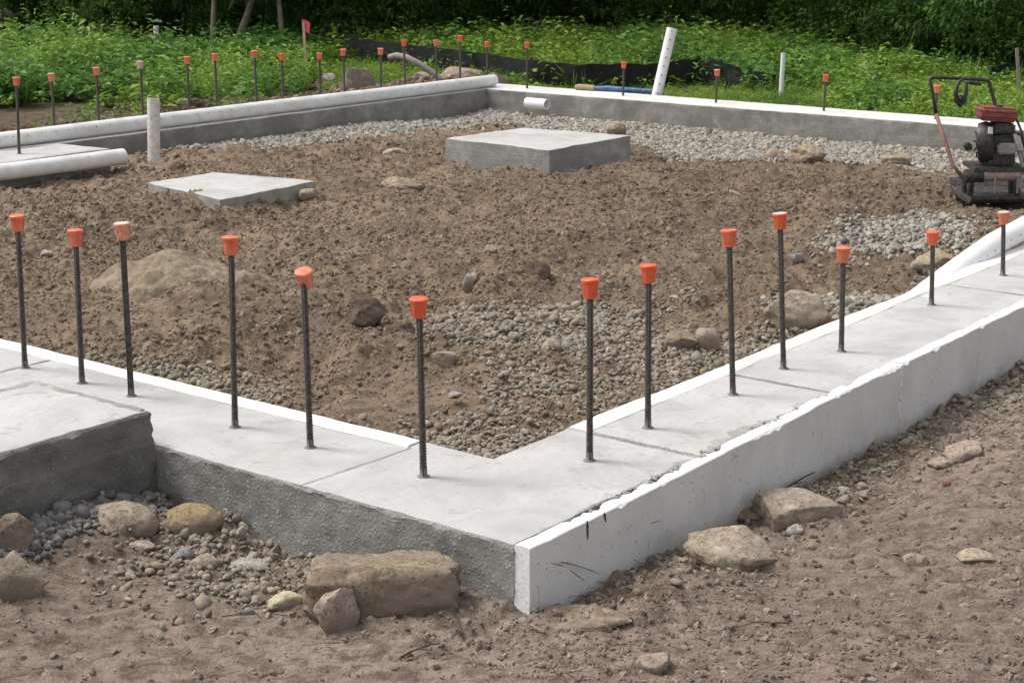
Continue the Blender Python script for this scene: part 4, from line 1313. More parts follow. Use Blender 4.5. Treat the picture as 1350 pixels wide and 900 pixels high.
    t.scale = (.93, .93, .95)
    return t
cp = np.array([7.06, 1.50])
compactor((cp[0], cp[1], float(h_inside(cp[0:1], cp[1:2])[0]) + .012), YAW - math.pi / 2 + .0)

# ------------------------------------------------------------------ rocks
def noise3(p, s):
    """cheap smooth 3-D noise from value noise on three planes"""
    return (vn(p[:, 0] * 1.0 + 3.1, p[:, 1] + 7.7 + p[:, 2] * .6, s) + vn(p[:, 1] + 1.3, p[:, 2] - 4.4 + p[:, 0] * .6, s + 1) + vn(p[:, 2] + 9.2, p[:, 0] + 2.2 + p[:, 1] * .6, s + 2)) / 1.8

_ico = {}
def ico(sub):
    if sub not in _ico:
        bm = bmesh.new(); bmesh.ops.create_icosphere(bm, subdivisions=sub, radius=1.0)
        bm.verts.index_update()
        _ico[sub] = (np.array([v.co[:] for v in bm.verts]), np.array([[v.index for v in f.verts] for f in bm.faces]))
        bm.free()
    return _ico[sub]

def rock_verts(sub, seed, blk, rough=1.0):
    v, f = ico(sub)
    r = np.random.default_rng(seed)
    p = v.copy()
    if blk >= .6:                                            # squared-off blocks
        kk = 2 + 14 * (blk - .5)
        p = p / (np.abs(p) ** kk).sum(1)[:, None] ** (1 / kk)
    p *= 1 + .16 * noise3(p * 1.3 + seed, seed)[:, None] * (1.3 - min(blk, .8))
    if blk > 0:                                              # knock flat facets off
        k = int(5 + 9 * blk)
        dirs = r.normal(size=(k, 3)); dirs /= np.linalg.norm(dirs, axis=1)[:, None]
        if .7 < blk < .9:
            dirs[:6] = np.array([[1, .1, .1], [-1, .05, .1], [0, 1, .12], [.05, -1, .1], [0, .06, 1], [.3, .1, 1]]) + r.normal(size=(6, 3)) * .09
            dirs /= np.linalg.norm(dirs, axis=1)[:, None]
        for d in dirs:
            lim = r.uniform(1.0, 1.25) if blk > .9 else r.uniform(.72, .95) if blk >= .6 else r.uniform(.60, .80) if blk > .3 else r.uniform(.78, .92)
            t = p @ d
            over = np.maximum(t - lim, 0)
            p = p - np.outer(over * .93, d)
    p = p + p * (rough * (.055 * noise3(p * 4 + seed, seed + 5) + .028 * noise3(p * 10 + seed, seed + 9)))[:, None]
    p -= (p.max(0) + p.min(0)) / 2
    p /= (p.max(0) - p.min(0)) / 2
    return p, f

def dirt_mound(x, y, w, d, h, label):
    n = 110
    u = np.linspace(-1.4, 1.4, n)
    A, B = np.meshgrid(u, u, indexing='ij')
    a, b = A.ravel(), B.ravel()
    px = a * w * .60 * VR[0] + b * d * .60 * VF[0]; py = a * w * .60 * VR[1] + b * d * .60 * VF[1]
    gx, gy = x + px, y + py
    rr = np.sqrt(a ** 2 + b ** 2) * (1 + .18 * fbm(a * 1.7 + 3, b * 1.7, 401, 3))
    prof = ss(1.05, .05, rr) * (1 + .30 * vn(a * 2.6, b * 2.6, 404))
    z = h * .78 * prof + (.022 * np.abs(fbm(gx * 9, gy * 9, 405, 4)) + .03 * clods(gx + .02 * vn(gx * 20, gy * 20, 2), gy, .085, 410, .5) * .5) * ss(1.15, .8, rr)
    base = h_inside(gx, gy)
    zz = base + z - .13 * ss(.85, 1.25, rr) + .004
    V = np.stack([px, py, zz - base.mean()], 1)
    ids = np.arange(n * n).reshape(n, n)
    q = np.stack([ids[:-1, :-1].ravel(), ids[1:, :-1].ravel(), ids[1:, 1:].ravel(), ids[:-1, 1:].ravel()], 1)
    o = link("dirt_mound", mesh_np("dirt_mound", V, q, [M['sandpile']], None, True))
    o.location = (x, y, base.mean())
    return tag(o, label, "dirt mound")

for i, (nm, lab, x, y, z, w, d, h, sink, blk, mt, yaw, grp) in enumerate(ROCKS):
    if "sandy tan mound" in lab:
        dirt_mound(x, y, w, d, h, "loose sandy tan dirt mound among the brown dirt behind the left rebar")
        continue
    sub = 5 if w > .2 else (4 if w > .07 else 3)
    p, f = rock_verts(sub, 100 + i * 7, blk, 1.6 if mt in ('sand', 'clod') else 1.0)
    H = h / (1 - sink)
    p = p * np.array([w / 2, d / 2, H / 2])
    if nm == 'boulder' and mt == 'sand' and w > .4:          # the mound spreads at the foot
        q = np.clip((p[:, 2] + H / 2) / H, 0, 1)
        p[:, :2] *= (1.12 - .55 * q ** 1.5)[:, None]
    me = mesh_np(nm, p, f, [RM[mt]], None, True)
    me.set_sharp_from_angle(angle=math.radians(38))
    o = link(nm, me)
    o.location = (x, y, z + H / 2 - H * sink)
    o.rotation_euler = (random.uniform(-.06, .06), random.uniform(-.06, .06), YAW - math.pi / 2 + yaw)
    tag(o, lab, {'boulder': 'boulder', 'stone': 'stone', 'dirt_clod': 'dirt clod'}[nm], grp)

# ------------------------------------------------------------------ scattered stuff (gravel, crumbs, weeds) as instances
def make_sources(prefix, meshes):
    c = bpy.data.collections.new(prefix)
    for i, me in enumerate(meshes):
        o = bpy.data.objects.new("%s_%02d" % (prefix, i), me)
        c.objects.link(o)
    return c

def scatter(name, pts, rot, scl, idx, coll, kind='stuff', label=None):
    me = bpy.data.meshes.new(name)
    n = len(pts)
    me.vertices.add(n); me.vertices.foreach_set("co", np.asarray(pts, np.float32).ravel())
    a = me.attributes.new("rot", 'FLOAT_VECTOR', 'POINT'); a.data.foreach_set("vector", np.asarray(rot, np.float32).ravel())
    a = me.attributes.new("scl", 'FLOAT_VECTOR', 'POINT'); a.data.foreach_set("vector", np.asarray(scl, np.float32).ravel())
    a = me.attributes.new("idx", 'INT', 'POINT'); a.data.foreach_set("value", np.asarray(idx, np.int32))
    me.update()
    o = link(name, me)
    ng = bpy.data.node_groups.new(name + "_nodes", 'GeometryNodeTree')
    ng.interface.new_socket("Geometry", in_out='INPUT', socket_type='NodeSocketGeometry')
    ng.interface.new_socket("Geometry", in_out='OUTPUT', socket_type='NodeSocketGeometry')
    nn = ng.nodes
    gi, go = nn.new("NodeGroupInput"), nn.new("NodeGroupOutput")
    ci = nn.new("GeometryNodeCollectionInfo")
    ci.inputs["Collection"].default_value = coll
    ci.inputs["Separate Children"].default_value = True
    ci.inputs["Reset Children"].default_value = True
    ip = nn.new("GeometryNodeInstanceOnPoints")
    ip.inputs["Pick Instance"].default_value = True
    def attr(nm, typ):
        a_ = nn.new("GeometryNodeInputNamedAttribute"); a_.data_type = typ; a_.inputs["Name"].default_value = nm
        return a_.outputs[0]
    L = ng.links
    L.new(gi.outputs[0], ip.inputs["Points"])
    L.new(ci.outputs[0], ip.inputs["Instance"])
    L.new(attr("idx", 'INT'), ip.inputs["Instance Index"])
    L.new(attr("rot", 'FLOAT_VECTOR'), ip.inputs["Rotation"])
    L.new(attr("scl", 'FLOAT_VECTOR'), ip.inputs["Scale"])
    L.new(ip.outputs[0], go.inputs[0])
    md = o.modifiers.new("scatter", 'NODES'); md.node_group = ng
    return tag(o, label, None, None, kind)

def pebble_meshes(n, blk, mat, seed, rough=.7, smooth=True):
    out = []
    for i in range(n):
        p, f = rock_verts(2, seed + i * 13, blk, rough)
        r = np.random.default_rng(seed + i)
        p = p * np.array([1, r.uniform(.6, .95), r.uniform(.42, .8)]) * .5
        me = mesh_np("pebble", p, f, [mat], None, smooth)
        if smooth: me.set_sharp_from_angle(angle=math.radians(45))
        out.append(me)
    return out
def clod_meshes(n, mat, seed):
    out = []
    for i in range(n):
        r = np.random.default_rng(seed + i)
        v, f = ico(3)
        p = v * (1 + .34 * noise3(v * 1.7 + i * 5, seed + i) + .20 * noise3(v * 4.2 + i, seed + i + 3) + .10 * noise3(v * 9 + i, seed + i + 6))[:, None]
        p = p * np.array([1, r.uniform(.5, .95), r.uniform(.35, .7)]) * .5
        out.append(mesh_np("clod", p, f, [mat], None, False))
    return out
SRC_PEB = make_sources("pebble_source", pebble_meshes(9, .15, M['pebble'], 500))
SRC_CRU = make_sources("crushed_source", pebble_meshes(9, .6, M['crushed'], 700, 1.0))
SRC_DRK = make_sources("damp_source", pebble_meshes(8, .3, M['pebble_dk'], 900))
SRC_CLD = make_sources("clod_source", clod_meshes(12, M['clod'], 1100))
SRC_CRM = make_sources("crumb_source", clod_meshes(10, M['clod_out'], 1300))

def rnd_rot(n, flat=.5):
    return np.stack([rng.normal(0, flat, n), rng.normal(0, flat, n), rng.uniform(0, 6.28, n)], 1)

def place(name, n, box, prob, zf, size, coll, k, lift=.25, flat=.5, label=None):
    x = rng.uniform(box[0], box[1], n); y = rng.uniform(box[2], box[3], n)
    keep = (rng.uniform(0, 1, n) < prob(x, y)) & in_view(x, y, .5, .37)
    x, y = x[keep], y[keep]
    m = len(x)
    s = size(m, x, y)
    z = zf(x, y) + s * lift
    return scatter(name, np.stack([x, y, z], 1), rnd_rot(m, flat), np.stack([s, s, s], 1), rng.integers(0, k, m), coll, 'stuff', label)

logn = lambda mu, sg: (lambda m, x, y: mu * np.exp(np.clip(rng.normal(0, sg, m), -1.2, 1.15)))
# inside: river pebbles near us, crushed stone at the back
inside_ok = lambda x, y: (x > .575) & (y > .548) & (x < WX - .03) & (y < WY - .03)
place("gravel", 90000, (.55, 4.6, .5, 3.4), lambda x, y: gravel_mask(x, y) * inside_ok(x, y) * (1 - .75 * ss(3.0, 4.6, x)), z_inside, logn(.0172, .38), SRC_PEB, 9, .22, .5, "loose rounded gravel along the near footing inside the foundation")
place("gravel", 230000, (3.4, WX, .5, WY), lambda x, y: gravel_mask(x, y) * inside_ok(x, y) * ss(3.0, 4.4, x), z_inside, logn(.0265, .30), SRC_CRU, 9, .2, .6, "pale crushed stone along the far walls inside the foundation")
place("scattered_gravel", 2600, (.55, 7.5, .5, 6.5), lambda x, y: inside_ok(x, y) * (.15 + .5 * ss(-.1, .5, fbm(x * 1.5, y * 1.5, 203, 3))) * .5, z_inside, logn(.016, .4), SRC_PEB, 9, .15, .5, "small stones scattered over the dirt inside the foundation")
# outside
def out_gravel(x, y):
    a = ss(.26, .05, -y + .12 * fbm(x * 4, y * 4, 210, 3)) * (y < -.062) * ss(1.25, 1.7, x + .3 * vn(x * 3, y * 3, 3))
    b = (bump(x, y, -.16, .98, .22, .30) + bump(x, y, -.25, .72, .2, .22) + bump(x, y, -.14, .62, .12, .15) + .6 * bump(x, y, -.33, 1.05, .13, .2)) * (x < -.01)
    b = np.clip(b * (.75 + .7 * fbm(x * 6, y * 6, 214, 2)), 0, 1)
    c = .18 * ss(.5, .05, -y) * (y < -.062) * (x > .25)
    return np.clip(np.maximum.reduce([a, b * .9, c]), 0, 1)
place("loose_gravel", 60000, (-1.2, 4.4, -1.2, 1.44), lambda x, y: out_gravel(x, y) * (1 - ((x > -.02) & (y > -.06))), z_outside, logn(.0175, .40), SRC_PEB, 9, .2, .5, "loose gravel strewn along the outside of the footing")
place("pier_gravel", 22000, (-1.2, 0, 1.15, 1.44), lambda x, y: np.clip(bump(x, y, -.48, 1.425, .36, .075) * 1.8 + .5 * bump(x, y, -.12, 1.40, .12, .06), 0, 1) * (x < -.02), z_outside, logn(.020, .32), SRC_DRK, 8, .25, .5, "dark gravel banked against the foot of the raised pier")
# earth crumbs
place("soil_crumbs", 70000, (.55, 8.8, .5, WY), lambda x, y: inside_ok(x, y) * (1 - .85 * gravel_mask(x, y)) * (1 - .85 * tan_wedge(x, y)) * (.25 + .75 * ss(-.3, .5, fbm(x * 1.2, y * 1.2, 220, 3))), z_inside, logn(.0115, .80), SRC_CLD, 12, .0, .8, "crumbled clods of earth over the dirt inside the foundation")
place("fine_soil_crumbs", 170000, (.55, 7.6, .5, 6.6), lambda x, y: inside_ok(x, y) * (1 - .7 * gravel_mask(x, y)) * (1 - .5 * tan_wedge(x, y)) * (.3 + .7 * ss(-.4, .4, fbm(x * 2.2, y * 2.2, 224, 3))), z_inside, logn(.0085, .55), SRC_CLD, 12, .0, .8, "fine crumbs of earth covering the dirt inside the foundation")
place("soil_crumbs", 120000, (-1.9, 4.4, -3.0, 1.45), lambda x, y: (1 - ((x > -.03) & (y > -.07))) * (.15 + .5 * ss(-.1, .6, fbm(x * 2, y * 2, 230, 3)) + .5 * ss(.5, .1, np.where(x > 0, -y, np.abs(x)))), z_outside, logn(.0080, .72), SRC_CRM, 10, .0, .8, "fine crumbs of earth over the raked dirt outside the footing")
place("field_crumbs", 9000, (3.5, 12, 8.35, 10.8), lambda x, y: np.where(y < 10.3, .8, .3), z_field, logn(.03, .5), SRC_CLD, 12, .05, .8, "clods of earth outside the far left wall")

# dead stems and twigs on the raked dirt
def stem_mesh(seed, mat):
    r = random.Random(seed); mb = MB()
    for k in range(5):
        a = r.uniform(0, 6.28); L = r.uniform(.05, .12)
        p = Vector((r.uniform(-.03, .03), r.uniform(-.03, .03), .002)); pts = [p]
        d = Vector((math.cos(a), math.sin(a), r.uniform(.0, .35)))
        for j in range(4):
            d = (d + Vector((r.gauss(0, .25), r.gauss(0, .25), r.gauss(-.05, .12)))).normalized()
            pts.append(pts[-1] + d * L / 4)
        mb.tube(pts, [.0011, .001, .0009, .0008, .0005], 4)
    return mesh_np("dead_stems", mb.v, mb.f, [mat], None, True)
SRC_STM = make_sources("stem_source", [stem_mesh(s, M['straw'] if s % 3 else M['twig']) for s in range(6)])
place("dead_grass", 2200, (-1.6, 3.6, -2.2, .9), lambda x, y: (1 - ((x > -.05) & (y > -.09))) * np.clip(.10 + 1.0 * ss(.5, .08, -y) * (x > .1) * (x < 2.2), 0, 1), z_outside, lambda m, x, y: rng.uniform(.5, 1.15, m), SRC_STM, 6, .004, .15, "dead grass stems lying on the dirt below the foam board")

def twig(label, a, b, r=.0022, bend=.02):
    a, b = Vector(a), Vector(b)
    t_ = []
    for i in range(9):
        s = i / 8
        t_.append(a.lerp(b, s) + Vector((random.uniform(-1, 1), random.uniform(-1, 1), random.uniform(-.6, 1))) * bend * .3 + Vector((0, 0, bend * math.sin(math.pi * s))))
    mb = MB(); mb.tube(t_, [r * (1.1 - .07 * i) for i in range(9)], 6)
    side = t_[4]; mb.tube([side, side + (b - a).cross(Vector((0, 0, 1))).normalized() * .03 + (b - a) * .12], [r * .7, r * .3], 5)
    return tag(mb.build("twig", M['twig'], None, True), label, "twig")
def gz(x, y): return float(z_outside(np.array([x]), np.array([y]))[0])
twig("dark twig leaning against the face of the foam board near its corner", (.135, -.062, -.075), (.31, -.068, -.165), .0013, .004)
twig("dark twig sticking up from the soil in front of the foam corner", (.16, -.22, gz(.16, -.22) + .005), (.28, -.17, gz(.28, -.17) + .085), .003, .004)
twig("thin curved twig lying on the raked dirt below the foam board", (.42, -.62, gz(.42, -.62) + .008), (.25, -.50, gz(.25, -.5) + .01), .002, .012)
twig("reddish twig lying at the bottom right corner of the raked dirt", (.50, -1.24, gz(.5, -1.24) + .01), (.66, -1.26, gz(.66, -1.26) + .03), .003, .012)
twig("short twig on the dirt in front of the large flat-topped block", (-.42, .05, gz(-.42, .05) + .008), (-.30, .01, gz(-.3, .01) + .012), .003, .008)
twig("brown twig lying behind the square tan block against the foam", (1.30, -.075, -.225), (1.60, -.085, -.20), .004, .01)
twig("pale thin stick lying in the middle of the left raked dirt", (-.50, .62, gz(-.5, .62) + .006), (-.40, .45, gz(-.4, .45) + .006), .002, .006)

# ------------------------------------------------------------------ weeds, shrubs, trees
def leaf_cloud(pos, dirs, L, W, tint, mat, droop=.25):
    """one folded four-sided leaf per row; returns a mesh with a 'tint' per face"""
    n = len(pos)
    d = dirs / np.linalg.norm(dirs, axis=1)[:, None]
    up = np.array([0, 0, 1.0])
    side = np.cross(d, up); ln = np.linalg.norm(side, axis=1)[:, None]
    side = np.where(ln > 1e-3, side / np.maximum(ln, 1e-6), np.array([1.0, 0, 0]))
    nm = np.cross(side, d)
    roll = rng.normal(0, .45, n)[:, None]
    side, nm = side * np.cos(roll) + nm * np.sin(roll), nm * np.cos(roll) - side * np.sin(roll)
    L = L[:, None]; W = W[:, None]
    base = pos
    mid = pos + d * L * .45 - nm * W * .10
    l = pos + d * L * .42 + side * W * .5 + nm * W * .10
    r = pos + d * L * .42 - side * W * .5 + nm * W * .10
    tip = pos + d * L - np.array([0, 0, 1.0]) * L * droop
    V = np.stack([base, l, tip, r, mid], 1).reshape(-1, 3)
    o = np.arange(n)[:, None] * 5
    F = np.stack([o + np.array([0, 4, 2, 1]), o + np.array([0, 3, 2, 4])], 1).reshape(-1, 4)
    me = mesh_np("leaves", V, F, [mat], None, False)
    a = me.attributes.new("tint", 'FLOAT', 'FACE')
    a.data.foreach_set("value", np.repeat(tint, 2).astype(np.float32))
    return me

def weed_clump(seed, h, spread, nl, L0, mat, grass=False, wr=.5):
    r = np.random.default_rng(seed)
    if grass:
        n = nl
        base = np.stack([r.normal(0, spread * .35, n), r.normal(0, spread * .35, n), np.zeros(n)], 1)
        d = np.stack([r.normal(0, .45, n), r.normal(0, .45, n), r.uniform(.7, 1.3, n)], 1)
        return leaf_cloud(base, d, r.uniform(.6, 1.1, n) * h, np.full(n, .013), np.clip(r.beta(2, 2, n) * 1.02, 0, 1), mat, .25)
    stems = max(4, nl // 9)
    P, D, T = [], [], []
    for s in range(stems):
        bx, by = r.normal(0, spread * .45, 2)
        hh = h * r.uniform(.45, 1.05)
        lx, ly = r.normal(0, .16, 2)
        tb = r.uniform(0, .6)
        k = nl // stems
        for j in range(k):
            v = .25 + .75 * (j + r.uniform(0, 1)) / k
            a = r.uniform(0, 6.28)
            P.append((bx + lx * v * hh * 2 + .012 * math.cos(a), by + ly * v * hh * 2 + .012 * math.sin(a), v * hh))
            D.append((math.cos(a), math.sin(a), r.uniform(-.05, .75)))
            T.append(min(1, tb + r.uniform(0, .45) * v + (.4 if r.uniform() < .012 else 0)))
    n = len(P)
    LL = L0 * r.uniform(.6, 1.25, n)
    return leaf_cloud(np.array(P), np.array(D, float), LL, LL * wr * r.uniform(.8, 1.25, n), np.array(T), mat)
weeds = []
for mi_, mk in enumerate(('weed', 'weed_yellow', 'weed_dark')):
    for i, (h, nl, L0, wr) in enumerate([(.16, 56, .065, .5), (.20, 64, .075, .5), (.24, 90, .060, .32), (.28, 74, .085, .45), (.18, 60, .055, .55), (.34, 110, .075, .26), (.22, 54, .105, .55), (.42, 96, .075, .4)]):
        weeds.append(weed_clump(2000 + 20 * mi_ + i, h, .22, nl, L0, M[mk], False, wr))
weeds += [weed_clump(2100 + i, h, .16, 52, .3, M['grassblade'], True) for i, h in enumerate((.22, .30, .38, .46))]
SRC_WEED = make_sources("weed_source", weeds)

TREELINE = [(12.4, 24.0), (12.8, 19.6), (12.9, 17.6), (12.8, 16.1), (13.5, 15.3), (14.2, 14.7), (14.1, 13.7), (15.4, 13.8), (17.7, 14.5), (19.2, 13.0), (18.7, 11.2), (18.5, 9.1), (17.5, 6.9), (16.5, 4.9), (15.8, 2.8), (15.4, .3)]
TL = np.array(TREELINE)
def beyond(x, y):
    """signed distance past the edge of the wood along the view"""
    ang = np.arctan2(y - CAM[1], x - CAM[0]); rad = np.hypot(x - CAM[0], y - CAM[1])
    ta = np.arctan2(TL[:, 1] - CAM[1], TL[:, 0] - CAM[0]); tr = np.hypot(TL[:, 0] - CAM[0], TL[:, 1] - CAM[1])
    o_ = np.argsort(ta)
    return rad - np.interp(ang, ta[o_], tr[o_])

FN = np.array(FENCE)
def before_fence(x, y):
    ang = np.arctan2(y - CAM[1], x - CAM[0]); rad = np.hypot(x - CAM[0], y - CAM[1])
    ta = np.arctan2(FN[:, 1] - CAM[1], FN[:, 0] - CAM[0]); tr = np.hypot(FN[:, 0] - CAM[0], FN[:, 1] - CAM[1])
    o_ = np.argsort(ta)
    return (ang > ta.min() - .03) & (ang < ta.max()) & (rad < np.interp(ang, ta[o_], tr[o_]) + .05)

def weed_density(x, y):
    d = np.where((x > 10.32) & (y < 8.6), 1.0, 0.0)
    th = np.interp(x, [5, 7, 8.5, 10.2], [12.0, 11.5, 10.3, 9.7])
    lf = ss(0, .9, y - th + .5 * vn(x * 1.1, y * 1.1, 300)) * (y > 8.5)
    d = np.maximum(d, lf)
    d = np.maximum(d, .16 * (y > 9.2) * (y <= th) * ss(-.2, .5, vn(x * 1.7, y * 1.7, 301)))
    d = np.maximum(d, .8 * (x > 10.5) * (y >= 8.4))
    d = d * (1 - .97 * ss(.25, .5, bump(x, y, 10.3, 9.15, 1.35, .8)))
    d = d * ss(.2, -.4, beyond(x, y))
    return d * (y > -2)
n = 26000
x = rng.uniform(6, 27, n); y = rng.uniform(-1, 29, n)
keep = in_view(x, y, 1.0, .36) & (rng.uniform(0, 1, n) < weed_density(x, y))
x, y = x[keep], y[keep]; m = len(x)
x2 = rng.uniform(9, 14, 9000); y2 = rng.uniform(4, 14, 9000)
keep = before_fence(x2, y2) & (rng.uniform(0, 1, 9000) < weed_density(x2, y2))
x = np.concatenate([x, x2[keep]]); y = np.concatenate([y, y2[keep]]); m = len(x)
dist_wall = np.minimum(np.where(y < 8.4, x - 10.2, 9), 9)
s = rng.uniform(.65, 1.25, m) * (.75 + .5 * ss(-.4, .5, fbm(x * .6, y * .6, 310, 2))) * np.where(before_fence(x, y), .38, np.where(dist_wall < 1.2, .75, 1.1)) * (1 - .30 * ss(-2.0, 0, beyond(x, y)))
s = s * (1 - .7 * bump(x, y, 13.4, 5.3, 1.1, .6) - .5 * bump(x, y, 13.4, 3.85, .8, .5) - .65 * bump(x, y, 12.2, 15.3, .8, 1.2) - .6 * bump(x, y, 12.4, 19.2, .8, 1.3) - .5 * bump(x, y, 10.9, 11.0, .4, .7))
patch_n = fbm(x * .5, y * .5, 320, 3)
gr = (rng.uniform(0, 1, m) < np.clip(.05 + .28 * ss(.0, .6, patch_n), 0, .35) * np.where(y > 10, .5, 1))
tone = fbm(x * .9, y * .9, 330, 3) + rng.normal(0, .35, m)
kind = np.where(tone > .15, 1, np.where(tone < -.35, 2, 0))
spec = np.clip(((fbm(x * .7 + 40, y * .7, 340, 2) + rng.normal(0, .45, m)) * .35 + .5) * 8, 0, 7.99).astype(int)
idx = np.where(gr, 24 + rng.integers(0, 4, m), kind * 8 + spec)
scatter("weeds", np.stack([x, y, h_field(x, y) - .01], 1), np.stack([rng.normal(0, .1, m), rng.normal(0, .1, m), rng.uniform(0, 6.28, m)], 1),
        np.stack([s, s, s * rng.uniform(.8, 1.2, m)], 1), idx, SRC_WEED, 'stuff', "dense bright green weeds covering the ground beyond the footing walls")

# shrubs at the edge of the wood
def shrub_leaves(seed, h, rad, n, L0, mat):
    r = np.random.default_rng(seed)
    k = 26
    cz = r.uniform(.1, 1.0, k) * h
    rr = rad * np.sqrt(np.clip(1 - ((cz / h - .4) / .75) ** 2, .1, 1))
    a = r.uniform(0, 6.28, k); q = np.sqrt(r.uniform(.1, 1, k))
    C = np.stack([rr * q * np.cos(a), rr * q * np.sin(a), cz], 1)
    tone = r.uniform(0, .6, k)
    ci = r.integers(0, k, n)
    off = r.normal(0, 1, (n, 3)); off /= np.linalg.norm(off, axis=1)[:, None]
    cr = rad * r.uniform(.22, .42, k)
    P = C[ci] + off * (cr[ci] * r.uniform(.4, 1, n) ** .5)[:, None] * np.array([1, 1, .7])
    P[:, 2] = np.maximum(P[:, 2], .03)
    D = off + np.array([0, 0, .25]) + r.normal(0, .35, (n, 3))
    LL = L0 * r.uniform(.6, 1.3, n)
    return leaf_cloud(P, D, LL, LL * r.uniform(.42, .6, n), np.clip(tone[ci] + r.uniform(0, .4, n), 0, .99), mat)
def stems_mesh(seed, h, rad):
    r = random.Random(seed); mb = MB()
    for k in range(7):
        a = r.uniform(0, 6.28); p = Vector((0, 0, -.1)); d = Vector((math.cos(a) * .5, math.sin(a) * .5, 1)).normalized(); pts = [p]
        for j in range(4):
            d = (d + Vector((r.gauss(0, .2), r.gauss(0, .2), .05))).normalized(); pts.append(pts[-1] + d * h * .23)
        mb.tube(pts, [.018, .015, .012, .008, .005], 6)
    return mesh_np("stems", mb.v, mb.f, [M['bark_dk']], None, True)
SH = [(shrub_leaves(3000 + i, h, rd, int(nn_ * 1.5), .066, M['shrub']), stems_mesh(3100 + i, h, rd)) for i, (h, rd, nn_) in enumerate(
    [(1.5, .95, 5200), (1.1, .8, 3800), (1.9, 1.1, 6500), (.8, .65, 2400)])]
def shrub(x, y, k, s, rz, label, group):
    t = thing("shrub", label, "shrub", (x, y, float(h_field(np.array([x]), np.array([y]))[0])), (0, 0, rz), group)
    t.scale = (s, s, s)
    link("foliage", SH[k][0], t); link("stems", SH[k][1], t)
def tl_point(f, off):
    i = min(int(f), len(TL) - 2); p = TL[i] * (1 - (f - i)) + TL[i + 1] * (f - i)
    d = np.array([p[0] - CAM[0], p[1] - CAM[1]]); d /= np.linalg.norm(d)
    return p + d * off
def px_of(x, y):
    """how far across the view a place lies, 0 at the left edge to 1350 at the right"""
    dx, dy = x - CAM[0], y - CAM[1]
    return 675 + 2218 * (dx * VR[0] + dy * VR[1]) / (dx * VF[0] + dy * VF[1]) / math.cos(PITCH)
MARKS = [(110, "the far left weeds"), (205, "the short white pole"), (300, "the leaning pale trunk"), (403, "the pink flagged stake"), (500, "the fence's left end"), (600, "the soil mound"),
         (690, "the long pipe's end"), (770, "the fence's middle"), (880, "the leaning pipe"), (960, "the fence's right end"),
         (1030, "the thin white marker pole"), (1090, "the lone rebar"), (1160, "the short leaning lath"), (1240, "the compactor's handle"), (1340, "the right-edge lath")]
def where(x, y):
    u = px_of(x, y)
    return min(MARKS, key=lambda m_: abs(m_[0] - u))[1]
KINDS_ = ["dark leafy", "bright green", "tall dark leafy", "small bright green"]
used_labels = {}
def distinct(base):
    used_labels[base] = used_labels.get(base, 0) + 1
    k = used_labels[base]
    return base if k == 1 else base + ["", "", ", second such one", ", third such one", ", fourth such one", ", fifth such one", ", sixth such one"][min(k, 6)]
sg = "shrubs along the edge of the dark wood"
for i in range(50):
    f = 5.9 + i * 8.8 / 49.0
    p = tl_point(f, random.uniform(.1, .9) + (0 if i % 3 else 1.2))
    k = (0, 1, 2, 0, 3, 2)[i % 6]
    shrub(p[0], p[1], k, random.uniform(.8, 1.25), random.uniform(0, 6.28), distinct("%s shrub at the wood's edge beyond %s" % (KINDS_[k], where(*p))), sg)
for i in range(34):                                          # under the trees, in the gloom
    p = tl_point(.2 + 8.0 * (i + random.random()) / 34, random.uniform(1.6, 6.0))
    k = 0 if i % 2 else 2
    shrub(p[0], p[1], k, random.uniform(.8, 1.3), random.uniform(0, 6.28), distinct("%s shrub under the trees beyond %s" % (KINDS_[k], where(*p))), "shrubs under the trees")
p = (12.9, 19.9)
shrub(p[0] - .3, p[1] + .6, 0, .75, 1.0, "dark green bush beside the pale boulder at the top left", "bushes at the top left")

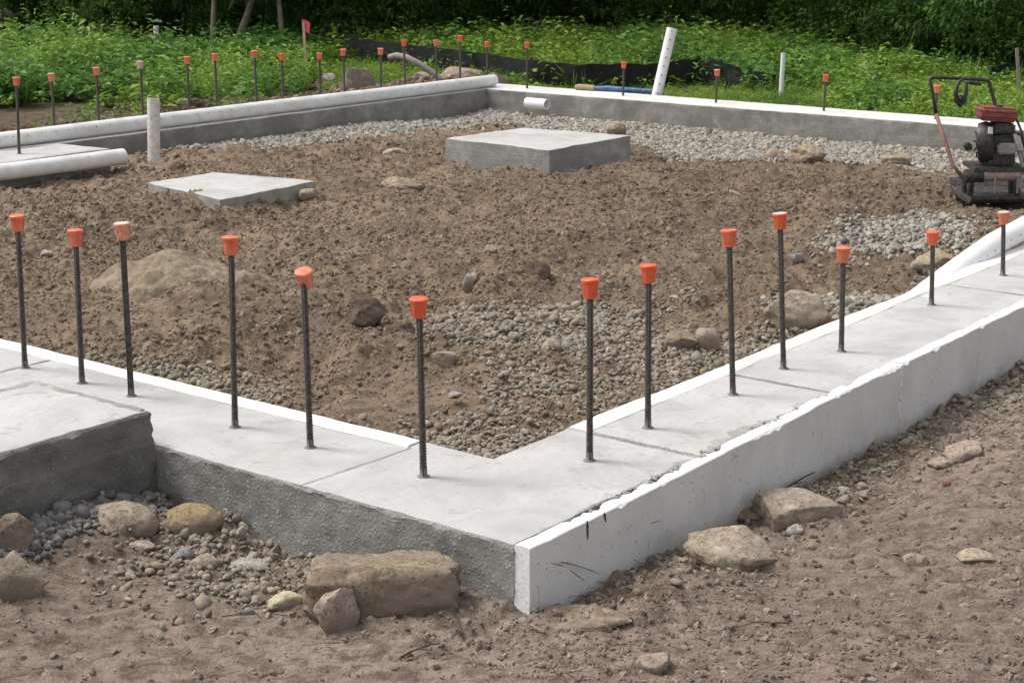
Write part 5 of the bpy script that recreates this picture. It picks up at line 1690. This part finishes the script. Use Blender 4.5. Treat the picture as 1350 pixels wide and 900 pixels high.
def tree_meshes(seed, h, lean, r0):
    r = random.Random(seed); mb = MB()
    pts, rad = [], []
    p = Vector((0, 0, -.3)); d = Vector((lean[0], lean[1], 1)).normalized()
    for j in range(9):
        pts.append(p.copy()); rad.append(r0 * (1.25 if j == 0 else 1.0 - .09 * j))
        p = p + d * h * .11; d = (d + Vector((r.gauss(0, .09), r.gauss(0, .09), .06))).normalized()
    mb.tube(pts, rad, 10)
    tips = []
    for k in range(13):
        j = r.randint(2, 8); a = r.uniform(0, 6.28)
        q = pts[j].copy(); dd = Vector((math.cos(a), math.sin(a), r.uniform(.0, .7))).normalized(); bp = [q]
        L = h * r.uniform(.2, .36)
        for s in range(4):
            dd = (dd + Vector((r.gauss(0, .18), r.gauss(0, .18), r.gauss(.02, .12)))).normalized(); bp.append(bp[-1] + dd * L / 4)
        mb.tube(bp, [rad[j] * .45, rad[j] * .36, rad[j] * .27, rad[j] * .18, rad[j] * .08], 6)
        tips += bp[2:]
    trunk = mesh_np("trunk", mb.v, mb.f, [M['bark'] if seed % 2 else M['bark_dk']], None, True)
    rg = np.random.default_rng(seed)
    T = np.array([t_[:] for t_ in tips]); n = 9000
    T = np.concatenate([T, np.stack([rg.normal(0, h * .2, 26), rg.normal(0, h * .2, 26), rg.uniform(.28, 1.02, 26) * h], 1)])
    ci = rg.integers(0, len(T), n)
    off = rg.normal(0, 1, (n, 3)); off /= np.linalg.norm(off, axis=1)[:, None]
    P = T[ci] + off * (rg.uniform(0, 1, n) ** .5 * h * .105)[:, None] * np.array([1, 1, .65])
    D = off + rg.normal(0, .4, (n, 3)) + np.array([0, 0, -.1])
    LL = rg.uniform(.12, .24, n)
    crown = leaf_cloud(P, D, LL, LL * .62, np.clip(rg.uniform(0, .6, len(T))[ci] + rg.uniform(0, .4, n), 0, 1), M['crown'])
    return trunk, crown
TM = [tree_meshes(4001, 7.5, (.10, -.05), .052), tree_meshes(4002, 8.5, (-.06, .05), .11), tree_meshes(4003, 7.0, (.14, .10), .048), tree_meshes(4004, 9.0, (.0, .04), .13)]
def tree(x, y, k, s, rz, label, group=None, tilt=0.0):
    t = thing("tree", label, "tree", (x, y, float(h_field(np.array([x]), np.array([y]))[0])), (0, 0, rz), group)
    t.scale = (s, s, s)
    if tilt:                                                 # leaning out towards the light
        t.rotation_euler = (Matrix.Rotation(tilt, 3, Vector((VF[0], VF[1], 0))) @ Matrix.Rotation(rz, 3, 'Z')).to_euler()
    link("trunk", TM[k][0], t); link("crown", TM[k][1], t)
tree(13.6, 15.90, 2, 1.0, .4, "tree with a thin pale trunk at the wood's edge, left of the leaning one", None, .10)
tree(13.6, 15.50, 0, 1.05, -.95, "tree with a pale trunk leaning right at the wood's edge above the weeds", None, .30)
tree(13.6, 14.45, 2, .8, 2.2, "tree with a thin trunk right of the leaning pale one at the wood's edge", None, .14)
tree(13.6, 18.9, 1, .8, -.4, "tree with a slanting brown trunk at the wood's edge, far left", None, .34)
tg = "trees of the dark wood"
nt_ = 0
for row, (off, step) in enumerate([(3.2, 1.3), (5.6, .9), (8.6, .9), (12.8, 1.0)]):
    f = .2 + .3 * row
    while f < 13.4:
        p = tl_point(f + random.uniform(-.2, .2), off + random.uniform(-.7, .9))
        if row > 0 or f > 7:
            tree(p[0], p[1], random.choice((1, 3, 1, 3, 0)), random.uniform(.85, 1.2), random.uniform(0, 6.28), distinct("tree in the wood's %s row beyond %s" % (("front", "second", "third", "last")[row], where(*p))), tg)
        f += step * random.uniform(.8, 1.2)
